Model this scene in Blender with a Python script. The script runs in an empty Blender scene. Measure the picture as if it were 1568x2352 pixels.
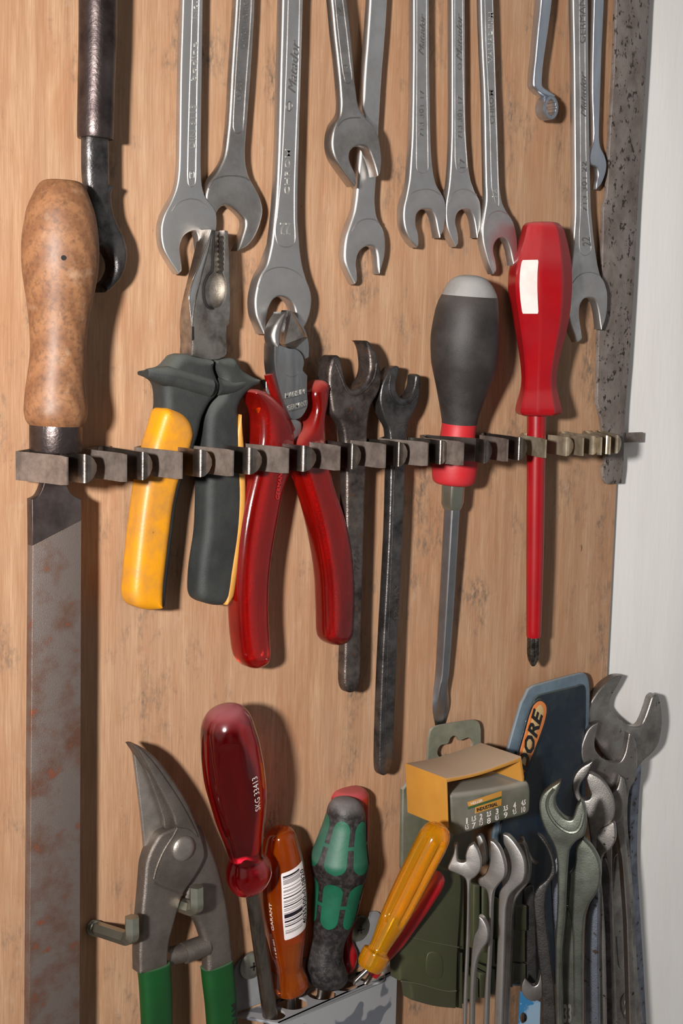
import bpy, bmesh, math, random
import numpy as np
from mathutils.geometry import delaunay_2d_cdt
from mathutils import Vector, Matrix
random.seed(7)
R = math.radians
W, H, F = 1568, 2352, 3267.0
YAW, PITCH, ROLL, DIST = R(39), R(7.2), R(1.4), 0.75
fwd = Vector((math.sin(YAW)*math.cos(PITCH), math.cos(YAW)*math.cos(PITCH), -math.sin(PITCH)))
rt0 = Vector((math.cos(YAW), -math.sin(YAW), 0))
up0 = rt0.cross(fwd)
rt = rt0*math.cos(ROLL) + up0*math.sin(ROLL)
up = -rt0*math.sin(ROLL) + up0*math.cos(ROLL)
ORG = Vector((0, 0, 1.35))
CAM = ORG - fwd*DIST
col = bpy.context.scene.collection

# ------------------------------------------------------------------ survey helpers: a sighted pixel meets a real plane in the room
def ray(px, py):
    return (rt*((px-784)/F) - up*((py-1176)/F) + fwd)
def P(px, py, h=0.0):
    """point sighted at (px,py) that stands h millimetres in front of the board"""
    d = ray(px, py); t = (-h*0.001 - CAM.y)/d.y
    return CAM + d*t
class Plane:
    def __init__(s, px, py, h, twist=0.0, tilt=0.0):
        s.o = P(px, py, h); a = R(twist); b = R(tilt)
        s.n = Vector((-math.sin(a)*math.cos(b), -math.cos(a)*math.cos(b), math.sin(b)))
        s.x = Vector((0,0,1)).cross(s.n).normalized()
        s.y = s.n.cross(s.x).normalized()
    def at(s, px, py, off=0.0):
        d = ray(px, py); t = (s.o + s.n*off*0.001 - CAM).dot(s.n)/d.dot(s.n)
        return CAM + d*t
def FP(h): return Plane(784, 1176, h)
def depth(p): return (p-CAM).dot(fwd)
def Z(x0, y0, s):
    def f(pts):
        return [((p[0]/s+x0), (p[1]/s+y0)) + tuple(p[2:]) for p in pts]
    return f
zA=Z(0,0,2.45); zB=Z(540,0,2.6133); zC=Z(1020,0,2.861); zD=Z(0,380,2.94); zE=Z(260,480,2.6133); zF=Z(720,740,2.6133)
zG=Z(1120,480,3.3594); zH=Z(240,1040,2.529); zI=Z(740,1100,2.24); zJ=Z(180,1600,3.128); zK=Z(520,1780,2.9037)
zL=Z(900,1520,2.347); zM=Z(900,1850,2.347); zN=Z(0,1080,1.85); zQ=Z(0,960,2.8); zR=Z(1120,1500,2.761); zS=Z(590,680,6.918); zT=Z(930,1700,4.9)

def smooth(pts, closed=True, n=4):
    """Catmull-Rom through the points; a third value marks a sharp corner"""
    N = len(pts); out = []
    sharp = [len(p) > 2 and p[2] for p in pts]
    for i in range(N if closed else N-1):
        p1, p2 = pts[i], pts[(i+1) % N]
        p0 = pts[i-1] if (closed or i > 0) else p1
        p3 = pts[(i+2) % N] if (closed or i < N-2) else p2
        if sharp[i]: p0 = p1
        if sharp[(i+1) % N]: p3 = p2
        d = math.hypot(p2[0]-p1[0], p2[1]-p1[1])
        k = 1 if (sharp[i] and sharp[(i+1) % N]) else max(1, min(n, int(d/3)))
        for j in range(k):
            t = j/k
            q = []
            for c in range(2):
                m1 = (p2[c]-p0[c])/2; m2 = (p3[c]-p1[c])/2
                lim = d*1.0
                m1 = max(-lim, min(lim, m1)); m2 = max(-lim, min(lim, m2))
                q.append((2*t**3-3*t*t+1)*p1[c] + (t**3-2*t*t+t)*m1 + (-2*t**3+3*t*t)*p2[c] + (t**3-t*t)*m2)
            out.append(tuple(q))
    if not closed: out.append(tuple(pts[-1][:2]))
    return out

def area2(pl): return sum(pl[i][0]*pl[(i+1) % len(pl)][1]-pl[(i+1) % len(pl)][0]*pl[i][1] for i in range(len(pl)))

def clear_inset(loc, nr, b):
    P0 = np.array(loc); P1 = np.roll(P0, -1, 0); NV = np.array([(n.x, n.y) for n in nr]); N = len(P0)
    f = np.ones(N); D = P1-P0; L2 = (D**2).sum(1)+1e-18
    for it in range(14):
        Q = P0+NV*(b*f)[:, None]
        W_ = Q[:, None]-P0[None]; t = np.clip((W_*D[None]).sum(2)/L2[None], 0, 1)
        dist = np.sqrt(((W_-t[..., None]*D[None])**2).sum(2)).min(1)
        bad = dist < b*f*0.93
        if not bad.any(): break
        f[bad] *= 0.8
    for _ in range(3):
        f = np.minimum(f, (np.roll(f, 1)+np.roll(f, -1)+2*f)/4)
    return f

class MB:
    def __init__(s): s.bm = bmesh.new(); s.flat = []
    # --- a traced outline on a plane, thickened behind it (or centred), with a rounded rim
    def slab(s, pts, pl, t, bev=0.6, raw=False, segs=3, back=True, tf=None, lift=0.0, dome=0.0):
        o = pts if raw else smooth(pts)
        w = [pl.at(p[0], p[1], lift) for p in o]
        loc = [((p-pl.o).dot(pl.x), (p-pl.o).dot(pl.y)) for p in w]
        keep = []
        for i, q in enumerate(loc):
            if not keep or math.hypot(q[0]-keep[-1][0], q[1]-keep[-1][1]) > 1e-5: keep.append(q)
        loc = keep
        if area2(loc) < 0: loc.reverse()
        N = len(loc); nr = []
        for i in range(N):
            a, b, c = loc[i-1], loc[i], loc[(i+1) % N]
            e1 = Vector((b[0]-a[0], b[1]-a[1])); e2 = Vector((c[0]-b[0], c[1]-b[1]))
            if e1.length < 1e-9 or e2.length < 1e-9: nr.append(Vector((0, 0))); continue
            e1.normalize(); e2.normalize()
            n1 = Vector((-e1.y, e1.x)); n2 = Vector((-e2.y, e2.x)); m = n1+n2
            if m.length < 1e-4: m = n1
            m.normalize(); nr.append(m/max(0.55, m.dot(n1)))
        b = bev*0.001; T = t*0.001
        fac = clear_inset(loc, nr, b)
        lay = [(b*(1-math.sin(k*math.pi/2/segs)), b*(1-math.cos(k*math.pi/2/segs))) for k in range(segs+1)]
        rings = []
        def ring(ins, dep, sc=False):
            r = []
            for i in range(N):
                q = Vector(loc[i]) + nr[i]*(ins*fac[i])
                dd = dep
                if tf and dep > T/2: dd = dep*tf(pl.o + pl.x*q.x + pl.y*q.y)
                r.append(s.bm.verts.new(pl.o + pl.x*q.x + pl.y*q.y + pl.n*(lift*0.001-dd)))
            rings.append(r)
        for ins, dep in lay: ring(ins, dep)
        if back:
            for ins, dep in reversed(lay): ring(ins, T-dep)
        else: ring(0, T)
        for a, c in zip(rings, rings[1:]):
            for i in range(N):
                j = (i+1) % N
                s.bm.faces.new((a[i], c[i], c[j], a[j]))
        for rg in (rings[0], rings[-1]):
            q2 = [Vector(((v.co-pl.o).dot(pl.x), (v.co-pl.o).dot(pl.y))) for v in rg]
            res = delaunay_2d_cdt(q2, [], [list(range(N))], 1, 1e-7)
            src = [r[0] if r else None for r in res[3]]
            for f in res[2]:
                vv = [rg[src[i]] for i in f if src[i] is not None]
                if len(vv) == 3 and len(set(vv)) == 3:
                    try: fc = s.bm.faces.new(vv); s.flat.append(fc)
                    except ValueError: pass
        return s
    # --- the same but soft: outline is the silhouette, both faces domed
    def pillow(s, pts, pl, t, bev, segs=5, raw=False):
        return s.slab(pts, Shift(pl, t/2), t, bev, raw=raw, segs=segs)
    def tube(s, pts, r, k=8, closed=False, cap=True, radii=None):
        n = len(pts); rings = []
        prev = None
        for i in range(n):
            if closed: tg = (pts[(i+1) % n]-pts[i-1])
            else: tg = pts[min(i+1, n-1)]-pts[max(i-1, 0)]
            tg.normalize()
            u = prev if prev is not None else (Vector((0,1,0)) if abs(tg.y) < .9 else Vector((1,0,0)))
            u = (u - tg*u.dot(tg)).normalized(); prev = u; v = tg.cross(u)
            rr = (radii[i] if radii else r)*0.001
            rings.append([s.bm.verts.new(pts[i] + (u*math.cos(2*math.pi*j/k)+v*math.sin(2*math.pi*j/k))*rr) for j in range(k)])
        m = n if closed else n-1
        for i in range(m):
            a, b = rings[i], rings[(i+1) % n]
            for j in range(k): s.bm.faces.new((a[j], a[(j+1) % k], b[(j+1) % k], b[j]))
        if not closed and cap:
            s.bm.faces.new(list(reversed(rings[0]))); s.bm.faces.new(rings[-1])
        return s
    def line(s, pts, pl, r=0.3, closed=False, n=4, lift=0.0):
        return s.tube([pl.at(p[0], p[1], lift) for p in smooth(pts, closed, n)], r, 6, closed)
    def box(s, a, b):
        vs = [s.bm.verts.new((x, y, z)) for x in (a[0], b[0]) for y in (a[1], b[1]) for z in (a[2], b[2])]
        for f in ((0,1,3,2),(4,6,7,5),(0,4,5,1),(2,3,7,6),(0,2,6,4),(1,5,7,3)): s.bm.faces.new([vs[i] for i in f])
        return s
    def quad(s, *p): s.bm.faces.new([s.bm.verts.new(v) for v in p]); return s
    def disc(s, c, n, prof, k=32, ex=None):
        """turned profile [(radius_mm, height_mm)] about the axis n at c"""
        n = n.normalized(); u = (Vector((1,0,0)) if abs(n.x) < .8 else Vector((0,0,1))); u = (u-n*u.dot(n)).normalized(); v = n.cross(u)
        rings = []
        for r, h in prof:
            rings.append([s.bm.verts.new(c + n*h*0.001 + (u*math.cos(2*math.pi*j/k)+v*math.sin(2*math.pi*j/k))*max(r,1e-3)*0.001) for j in range(k)])
        for a, b in zip(rings, rings[1:]):
            for j in range(k): s.bm.faces.new((a[j], a[(j+1) % k], b[(j+1) % k], b[j]))
        s.bm.faces.new(list(reversed(rings[0]))); s.bm.faces.new(rings[-1])
        return s
    def strip(s, secs, th=0.8):
        """spring steel band: secs = [(point, half_height_mm)] along the path, th thick"""
        n = len(secs); L = []
        for i in range(n):
            tg = secs[min(i+1, n-1)][0]-secs[max(i-1, 0)][0]; tg.z = 0; tg.normalize()
            nn = Vector((-tg.y, tg.x, 0))*th*0.0005; hz = Vector((0,0,secs[i][1]*0.001)); p = secs[i][0]
            L.append([s.bm.verts.new(p+nn+hz), s.bm.verts.new(p-nn+hz), s.bm.verts.new(p-nn-hz), s.bm.verts.new(p+nn-hz)])
        for a, b in zip(L, L[1:]):
            for j in range(4): s.bm.faces.new((a[j], a[(j+1) % 4], b[(j+1) % 4], b[j]))
        s.bm.faces.new(L[0]); s.bm.faces.new(list(reversed(L[-1])))
        return s
    def build(s, name, mat, parent=None, sharp=38, uv=None):
        bmesh.ops.recalc_face_normals(s.bm, faces=s.bm.faces)
        me = bpy.data.meshes.new(name)
        vs = s.bm.verts
        lo = [min(v.co[i] for v in vs) for i in range(3)]; hi = [max(v.co[i] for v in vs) for i in range(3)]
        if parent is None: o = Vector(((lo[0]+hi[0])/2, (lo[1]+hi[1])/2, lo[2]))
        else: o = wloc(parent)
        bmesh.ops.translate(s.bm, verts=vs, vec=-o)
        s.bm.faces.index_update(); fl = [f.index for f in s.flat if f.is_valid]
        s.bm.to_mesh(me); s.bm.free()
        ob = bpy.data.objects.new(name, me); col.objects.link(ob)
        ob.location = o if parent is None else (0, 0, 0)
        if parent is not None: ob.parent = parent
        me.materials.append(mat)
        me.shade_smooth()
        if fl:
            for i in fl: me.polygons[i].use_smooth = False
        me.set_sharp_from_angle(angle=R(sharp))
        return ob
class Shift:
    def __init__(s, pl, off): s.o = pl.o+pl.n*off*0.001; s.n = pl.n; s.x = pl.x; s.y = pl.y; s.base = pl; s.off = off
    def at(s, px, py, off=0.0):     # traced on the base plane, moved to the front face
        return s.base.at(px, py, off) + s.n*s.off*0.001
def wloc(o):
    v = Vector(o.location)
    while o.parent: o = o.parent; v += Vector(o.location)
    return v
def tag(o, label, cat, group=None):
    o['label'] = label; o['category'] = cat
    if group: o['group'] = group
    return o
def thing(name, loc, label, cat, group=None):
    o = bpy.data.objects.new(name, None); col.objects.link(o); o.location = loc; o.empty_display_size = 0.01
    return tag(o, label, cat, group)

class Loft:
    """round or oval bar: stations (px, py, half width px) sighted on plane pl; k = depth/width"""
    def __init__(s, st, pl, k=1.0, expo=2.0, flute=0, fdep=0.0, n=4, seg=48, poly=0, frange=None, phase=0.0):
        st = [tuple(x) for x in st]
        D = []
        N = len(st)
        for i in range(N-1):
            p1, p2 = st[i], st[i+1]; p0 = st[i-1] if i else p1; p3 = st[i+2] if i+2 < N else p2
            sh1 = len(p1) > 3; sh2 = len(p2) > 3
            if sh1: p0 = p1
            if sh2: p3 = p2
            kk = n if not (sh1 and sh2) else 1
            for j in range(kk):
                t = j/kk
                D.append(tuple((2*t**3-3*t*t+1)*p1[c]+(t**3-2*t*t+t)*(p2[c]-p0[c])/2+(-2*t**3+3*t*t)*p2[c]+(t**3-t*t)*(p3[c]-p1[c])/2 for c in range(3)))
        D.append(st[-1][:3])
        s.D = D; s.C = [pl.at(d[0], d[1]) for d in D]; s.n = pl.n; s.A = []; s.K = k
        s.ax = (s.C[-1]-s.C[0]).normalized()
        s.e1 = s.ax.cross(s.n).normalized()
        if s.e1.dot(rt) < 0: s.e1.negate()
        s.e2 = s.n - s.ax*s.n.dot(s.ax); s.e2.normalize()
        for d, c in zip(D, s.C):
            v = (c-CAM).normalized(); q = v.cross(s.ax).normalized()
            hw = max(d[2], 0.05)*depth(c)/F
            kk = k(d[1]) if callable(k) else k
            a = hw/math.sqrt((s.e1.dot(q))**2+(kk*s.e2.dot(q))**2); s.A.append((a, a*kk))
        s.expo, s.flute, s.fdep, s.seg, s.poly, s.frange, s.phase = expo, flute, fdep, seg, poly, frange, phase
    def off(s, th, i):
        x, y = math.sin(th), math.cos(th)
        e = s.expo
        if e != 2.0:
            x = math.copysign(abs(x)**(2/e), x); y = math.copysign(abs(y)**(2/e), y)
        m = 1.0
        if s.poly:
            w = 2*math.pi/s.poly; a = (th+s.phase) % w - w/2
            m = math.cos(w/2)/math.cos(a)*1.04
        if s.flute:
            f = 1.0
            if s.frange: f = max(0, min(1, (s.D[i][1]-s.frange[0])/12))*max(0, min(1, (s.frange[1]-s.D[i][1])/12))
            m *= 1 - s.fdep*f*max(0, math.cos(s.flute*(th+s.phase)))**2
        a, b = s.A[i]
        return s.e1*a*x*m + s.e2*b*y*m
    def add(s, mb, i0=0, i1=None):
        i1 = len(s.D) if i1 is None else i1
        rings = [[mb.bm.verts.new(s.C[i]+s.off(2*math.pi*j/s.seg, i)) for j in range(s.seg)] for i in range(i0, i1)]
        for a, b in zip(rings, rings[1:]):
            for j in range(s.seg):
                mb.bm.faces.new((a[j], a[(j+1) % s.seg], b[(j+1) % s.seg], b[j]))
        mb.bm.faces.new(rings[0]); mb.bm.faces.new(list(reversed(rings[-1])))
        return mb
    def surf(s, py, th, lift=0.2):
        i = 0
        while i < len(s.D)-2 and s.D[i+1][1] < py: i += 1
        d0, d1 = s.D[i][1], s.D[i+1][1]; t = (py-d0)/max(1e-6, d1-d0); t = max(0, min(1, t))
        a = s.C[i]+s.off(th, i); b = s.C[i+1]+s.off(th, i+1); p = a.lerp(b, t); c = s.C[i].lerp(s.C[i+1], t)
        return p + (p-c).normalized()*lift*0.001
    def patch(s, name, mat, parent, y0, y1, t0, t1, rr=0.12, lift=0.25, nu=14, nv=30, skew=0):
        bm = bmesh.new(); g = []; uvl = bm.loops.layers.uv.new('UVMap')
        t0, t1 = R(t0), R(t1)
        for j in range(nv+1):
            v = j/nv
            if j == 0: v = 0.002
            if j == nv: v = 0.998
            q = abs(2*v-1); w = 1.0
            if rr and q > 1-rr*2: w = max(.05, math.sqrt(max(0, 1-((q-(1-rr*2))/(rr*2))**2)))
            if rr < 0.06: w = 1 - (1-w)*0.1
            row = []
            for i in range(nu+1):
                u = 0.5+(i/nu-0.5)*w
                row.append((bm.verts.new(s.surf(y0+(y1-y0)*v+skew*(u-.5), t0+(t1-t0)*u, lift)), u, v))
            g.append(row)
        for j in range(nv):
            for i in range(nu):
                q = (g[j][i], g[j+1][i], g[j+1][i+1], g[j][i+1])
                f = bm.faces.new([a[0] for a in q])
                for l, a in zip(f.loops, q): l[uvl].uv = (a[1], a[2])
        m = MB(); m.bm.free(); m.bm = bm
        return m.build(name, mat, parent)
    def text(s, string, name, mat, parent, y0, y1, tb, tt, lift=0.35, bold=0.0):
        vs, fs = glyphs(string, bold); tb, tt = R(tb), R(tt)
        m = MB(); V = [m.bm.verts.new(s.surf(y0+(y1-y0)*x, tb+(tt-tb)*y, lift)) for x, y, z in vs]
        for f in fs:
            try: m.bm.faces.new([V[i] for i in f])
            except ValueError: pass
        return m.build(name, mat, parent)

_gl = {}
def glyphs(string, bold=0.0, extrude=0.0):
    key = (string, bold, extrude)
    if key in _gl: return _gl[key]
    cu = bpy.data.curves.new('t', 'FONT'); cu.body = string; cu.resolution_u = 2; cu.offset = bold; cu.extrude = extrude
    ob = bpy.data.objects.new('t', cu); col.objects.link(ob)
    bpy.context.view_layer.update()
    me = bpy.data.meshes.new_from_object(ob.evaluated_get(bpy.context.evaluated_depsgraph_get()))
    vs = [v.co.copy() for v in me.vertices]; fs = [tuple(p.vertices) for p in me.polygons]
    bpy.data.objects.remove(ob); bpy.data.curves.remove(cu); bpy.data.meshes.remove(me)
    x0 = min(v.x for v in vs); x1 = max(v.x for v in vs); y0 = min(v.y for v in vs); y1 = max(v.y for v in vs)
    vs = [((v.x-x0)/(x1-x0), (v.y-y0)/(y1-y0), (1 if v.z > 0 else 0)) for v in vs]
    _gl[key] = (vs, fs)
    return _gl[key]
def stamp(string, pl, A, B, Cc, mat, parent, name='stamped_lettering', lift=0.12, bold=0.0, slant=0.0):
    """lettering on plane: A start of baseline, B its end, Cc the top left corner (all sighted)"""
    a, b, c = pl.at(*A, lift), pl.at(*B, lift), pl.at(*Cc, lift)
    vs, fs = glyphs(string, bold, 0.01)
    m = MB(); V = []
    for x, y, z in vs:
        V.append(m.bm.verts.new(a + (b-a)*(x+slant*y) + (c-a)*y + pl.n*(0.00012*z)))
    for f in fs:
        try: m.bm.faces.new([V[i] for i in f])
        except ValueError: pass
    return m.build(name, mat, parent, sharp=30)

# ------------------------------------------------------------------ materials
def lin(c): return tuple(((v/255)/12.92 if v/255 <= .04045 else ((v/255+.055)/1.055)**2.4) for v in c)+(1,)
def mat(name, rgb, metal=0.0, rough=0.5, rgb2=None, scale=60, stretch=(1,1,1), contrast=(.4,.65), bump=0.0, bscale=None, rvar=0.0,
        trans=0.0, ior=1.45, coat=0.0, dust=None, dustamt=0.0, dscale=40, speck=None, spk=(.62,.68), sscale=500, spec=0.5, sss=0.0, anis=0.0, detail=6):
    m = bpy.data.materials.new(name); m.use_nodes = True; nt = m.node_tree; N, L = nt.nodes, nt.links
    b = N['Principled BSDF']
    tc = N.new('ShaderNodeTexCoord'); mp = N.new('ShaderNodeMapping'); L.new(tc.outputs['Object'], mp.inputs[0])
    mp.inputs['Scale'].default_value = stretch
    b.inputs['Metallic'].default_value = metal; b.inputs['Roughness'].default_value = rough
    b.inputs['Transmission Weight'].default_value = trans; b.inputs['IOR'].default_value = ior
    b.inputs['Coat Weight'].default_value = coat; b.inputs['Specular IOR Level'].default_value = spec
    if sss: b.inputs['Subsurface Weight'].default_value = sss; b.inputs['Subsurface Radius'].default_value = (.01,.003,.002); b.inputs['Subsurface Scale'].default_value = 1.0
    c = None
    def noise(sc, det=detail, src=mp):
        n = N.new('ShaderNodeTexNoise'); n.inputs['Scale'].default_value = sc; n.inputs['Detail'].default_value = det; n.inputs['Roughness'].default_value = .62
        L.new(src.outputs[0], n.inputs['Vector']); return n
    def ramp(src, a, z):
        r = N.new('ShaderNodeMapRange'); r.inputs[1].default_value = a; r.inputs[2].default_value = z; r.clamp = True; L.new(src, r.inputs[0]); return r.outputs[0]
    def mix(fac, A, B):
        x = N.new('ShaderNodeMix'); x.data_type = 'RGBA'
        if hasattr(fac, 'links'): L.new(fac, x.inputs[0])
        else: x.inputs[0].default_value = fac
        for v, i in ((A, 6), (B, 7)):
            if hasattr(v, 'links'): L.new(v, x.inputs[i])
            else: x.inputs[i].default_value = v
        return x.outputs[2]
    cur = lin(rgb)
    if rgb2:
        n = noise(scale); cur = mix(ramp(n.outputs[0], *contrast), cur, lin(rgb2))
        if rvar:
            mr = N.new('ShaderNodeMapRange'); mr.inputs[1].default_value = .3; mr.inputs[2].default_value = .7
            mr.inputs[3].default_value = max(.05, rough-rvar); mr.inputs[4].default_value = min(1, rough+rvar)
            L.new(n.outputs[0], mr.inputs[0]); L.new(mr.outputs[0], b.inputs['Roughness'])
    if speck:
        n = noise(sscale, 3); cur = mix(ramp(n.outputs[0], *spk), cur, lin(speck))
    if dust:
        n = noise(dscale, 8); r = ramp(n.outputs[0], .45, .75)
        g = N.new('ShaderNodeNewGeometry'); sx = N.new('ShaderNodeSeparateXYZ'); L.new(g.outputs['Normal'], sx.inputs[0])
        tz = ramp(sx.outputs[2], .1, .9)
        ad = N.new('ShaderNodeMath'); ad.operation = 'MULTIPLY_ADD'; L.new(r, ad.inputs[0]); ad.inputs[1].default_value = dustamt; L.new(tz, ad.inputs[2]); ad.use_clamp = True
        f = N.new('ShaderNodeMath'); f.operation = 'MULTIPLY'; L.new(ad.outputs[0], f.inputs[0]); f.inputs[1].default_value = .62
        cur = mix(f.outputs[0], cur, lin(dust))
        if trans:
            iv = N.new('ShaderNodeMath'); iv.operation = 'MULTIPLY_ADD'; L.new(f.outputs[0], iv.inputs[0]); iv.inputs[1].default_value = -trans; iv.inputs[2].default_value = trans; L.new(iv.outputs[0], b.inputs['Transmission Weight'])
        ro = N.new('ShaderNodeMath'); ro.operation = 'MULTIPLY_ADD'; L.new(f.outputs[0], ro.inputs[0]); ro.inputs[1].default_value = .7-rough*.5; ro.inputs[2].default_value = rough; ro.use_clamp = True
        L.new(ro.outputs[0], b.inputs['Roughness'])
    if hasattr(cur, 'links'): L.new(cur, b.inputs['Base Color'])
    else: b.inputs['Base Color'].default_value = cur
    if bump:
        n = noise(bscale or scale*4, 4); bp = N.new('ShaderNodeBump'); bp.inputs['Strength'].default_value = bump; bp.inputs['Distance'].default_value = .0004
        L.new(n.outputs[0], bp.inputs['Height']); L.new(bp.outputs[0], b.inputs['Normal'])
    return m
M = {}
M['satin'] = mat('satin_chrome', (206,204,202), 1, .46, (176,173,171), 55, contrast=(.35,.7), bump=.12, bscale=2500, rvar=.07)
M['satin_dark'] = mat('satin_steel', (184,180,176), 1, .43, (142,136,132), 45, bump=.15, bscale=2000, rvar=.08)
M['shaft'] = mat('chromed_shaft', (200,206,214), 1, .38, (164,170,180), 40, stretch=(1,1,.25), bump=.15, bscale=1500, rvar=.08)
M['polish'] = mat('polished_chrome', (205,203,200), 1, .2, (160,156,150), 50, rvar=.08, bump=.1, bscale=900)
M['groove'] = mat('relief_line', (215,212,205), 1, .3)
M['letter'] = mat('stamped_mark', (150,147,144), 1, .5)
M['letter_hi'] = mat('bright_stamped_mark', (225,221,212), 1, .35)
M['plier'] = mat('ground_steel', (176,170,162), 1, .42, (110,102,96), 90, bump=.3, bscale=1500, rvar=.1)
M['cutter'] = mat('brushed_steel', (170,170,170), 1, .36, (140,140,142), 70, stretch=(3,3,.5), bump=.15, bscale=1500)
M['black_steel'] = mat('blackened_steel', (120,110,104), .85, .42, (62,54,52), 110, contrast=(.35,.65), bump=.7, bscale=900, rvar=.12, speck=(120,84,66), spk=(.64,.72), sscale=260)
M['dark_steel'] = mat('oiled_dark_steel', (100,97,96), .85, .36, (56,54,54), 90, bump=.5, bscale=900, rvar=.1)
M['brown_steel'] = mat('browned_pipe_steel', (96,86,84), .9, .36, (52,44,44), 45, contrast=(.35,.65), bump=.4, bscale=700, rvar=.1)
M['clip'] = mat('spring_steel', (128,116,108), .45, .45, (92,82,76), 120, bump=.3, bscale=900, rvar=.1)
M['clip_hi'] = mat('bright_spring_steel', (130,122,116), .95, .27, (92,84,78), 90, bump=.15, bscale=900)
M['clip_nickel'] = mat('nickel_spring_steel', (184,172,150), .6, .32, (140,126,106), 90)
M['rust'] = mat('pitted_steel', (138,128,122), .4, .55, (110,98,92), 70, stretch=(1,1,.7), bump=.5, bscale=900, speck=(62,52,46), spk=(.57,.64), sscale=330)
M['file'] = mat('file_steel', (124,112,106), .7, .5, (112,80,66), 60, contrast=(.46,.66), bump=.5, bscale=2600, speck=(140,86,66), spk=(.63,.72), sscale=120)
M['file_smooth'] = mat('file_tang_steel', (108,98,95), .85, .4, (74,64,62), 60, bump=.2)
M['snip'] = mat('forged_grey_steel', (132,123,116), .85, .46, (106,98,91), 60, bump=.6, bscale=2200, rvar=.06)
M['snip_blade'] = mat('ground_blade_steel', (180,172,164), .85, .42, (150,142,135), 50, bump=.3, bscale=1200)
M['zinc'] = mat('zinc_plated_steel', (160,162,150), .9, .34, (150,148,134), 60)
M['drvshaft'] = mat('driver_blade_steel', (160,160,162), 1, .32, (140,140,144), 50)
M['oldshaft'] = mat('worn_driver_steel', (134,126,118), .95, .35, (98,90,82), 70, stretch=(4,4,.4), bump=.2)
M['wood_handle'] = None
M['rubber'] = mat('charcoal_rubber', (35,37,37), 0, .6, (46,48,46), 50, bump=.5, bscale=2200, dust=(100,104,98), dustamt=.1, dscale=90)
M['black_rubber'] = mat('black_grip_rubber', (36,32,31), 0, .55, (50,46,45), 60, bump=.3, bscale=2000, dust=(100,92,88), dustamt=.05, dscale=60)
M['yellow'] = mat('yellow_grip_plastic', (208,138,14), 0, .42, (178,122,48), 55, contrast=(.42,.62), bump=.2, bscale=900, speck=(110,56,20), spk=(.7,.74), sscale=110)
M['tan'] = mat('dusty_yellow_grip', (196,142,66), 0, .5, (176,124,54), 60)
M['red_clear'] = mat('clear_red_plastic', (190,16,6), 0, .13, (150,10,4), 50, stretch=(1,1,.3), trans=.8, coat=.3, dust=(190,110,100), dustamt=.12, dscale=70, bump=.15, bscale=500)
M['red_deep'] = mat('clear_crimson_plastic', (158,2,14), 0, .07, trans=.95, coat=.5, dust=(170,120,124), dustamt=.0, dscale=45)
M['red_solid'] = mat('red_insulating_plastic', (146,7,16), 0, .3, (136,11,20), 40, coat=.3, dust=(176,90,90), dustamt=.06, dscale=30)
M['red_soft'] = mat('red_rubber', (176,30,36), 0, .5, (160,34,40), 50, bump=.2, bscale=1500, dust=(160,110,110), dustamt=.1)
M['amber'] = mat('clear_amber_plastic', (220,104,12), 0, .1, (200,80,10), 40, trans=.8, coat=.5)
M['yellow_clear'] = mat('clear_yellow_plastic', (252,176,8), 0, .07, trans=.78, coat=.6)
M['green_grip'] = mat('green_vinyl', (8,66,24), 0, .5, (8,56,20), 40, bump=.15, dust=(80,110,80), dustamt=.03)
M['green_inlay'] = mat('green_inlay_plastic', (20,92,66), 0, .45, (18,76,56), 60, bump=.3, dust=(120,136,128), dustamt=.06)
M['black_plastic'] = mat('scuffed_black_plastic', (26,24,25), 0, .4, (40,37,37), 60, bump=.4, bscale=900, dust=(128,122,120), dustamt=.36, dscale=330)
M['olive'] = mat('olive_plastic', (64,66,44), 0, .45, (54,55,37), 40, bump=.2, dust=(120,118,100), dustamt=.15)
M['olive_dusty'] = mat('dusty_olive_plastic', (80,82,64), 0, .55, (100,98,86), 45, bump=.2, dust=(168,160,148), dustamt=.3)
M['card'] = mat('grey_green_plastic', (118,118,100), 0, .5, (96,98,84), 60, bump=.2, dust=(160,152,138), dustamt=.2)
M['ochre'] = mat('ochre_plastic', (184,130,50), 0, .48, (174,120,46), 30, bump=.1, dust=(182,170,158), dustamt=.05)
M['ochre_flat'] = mat('ochre_print', (190,134,56), 0, .5)
M['green_print'] = mat('green_print', (52,84,50), 0, .5)
M['navy'] = mat('dark_blue_plastic', (6,24,38), 0, .4, (30,40,42), 55, contrast=(.48,.66), bump=.3, coat=.1, dust=(96,100,96), dustamt=.1, dscale=60)
M['blue_rim'] = mat('grey_blue_plastic', (98,114,126), 0, .42, (76,92,104), 50, dust=(150,148,144), dustamt=.2)
M['orange_print'] = mat('orange_print', (206,120,62), 0, .5)
M['tan_print'] = mat('tan_print', (190,160,112), 0, .5)
M['ink'] = mat('black_print', (22,20,22), 0, .5)
M['white_ink'] = mat('white_print', (214,204,200), 0, .5)
M['white_label'] = mat('white_sticker', (212,204,200), 0, .5, (196,186,180), 60, speck=(120,90,60), spk=(.72,.76), sscale=120)
M['grey_metal'] = mat('grey_painted_metal', (148,148,150), 0, .45, (98,101,108), 42, contrast=(.55,.575), bump=.15, detail=2)
M['grey_paint'] = mat('grey_painted_bracket', (134,134,136), 0, .45, (120,120,122), 40)
M['black_hole'] = mat('dark_recess', (14,10,8), 0, .8)
M['wall'] = mat('white_plaster', (240,238,234), 0, .75, (230,227,222), 14, stretch=(1.5,1.5,.25), bump=.25, bscale=220, speck=(170,158,144), spk=(.77,.8), sscale=90)
M['phillips'] = mat('black_tip_steel', (54,50,48), .9, .28, (120,114,106), 300, bump=.3)

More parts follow.
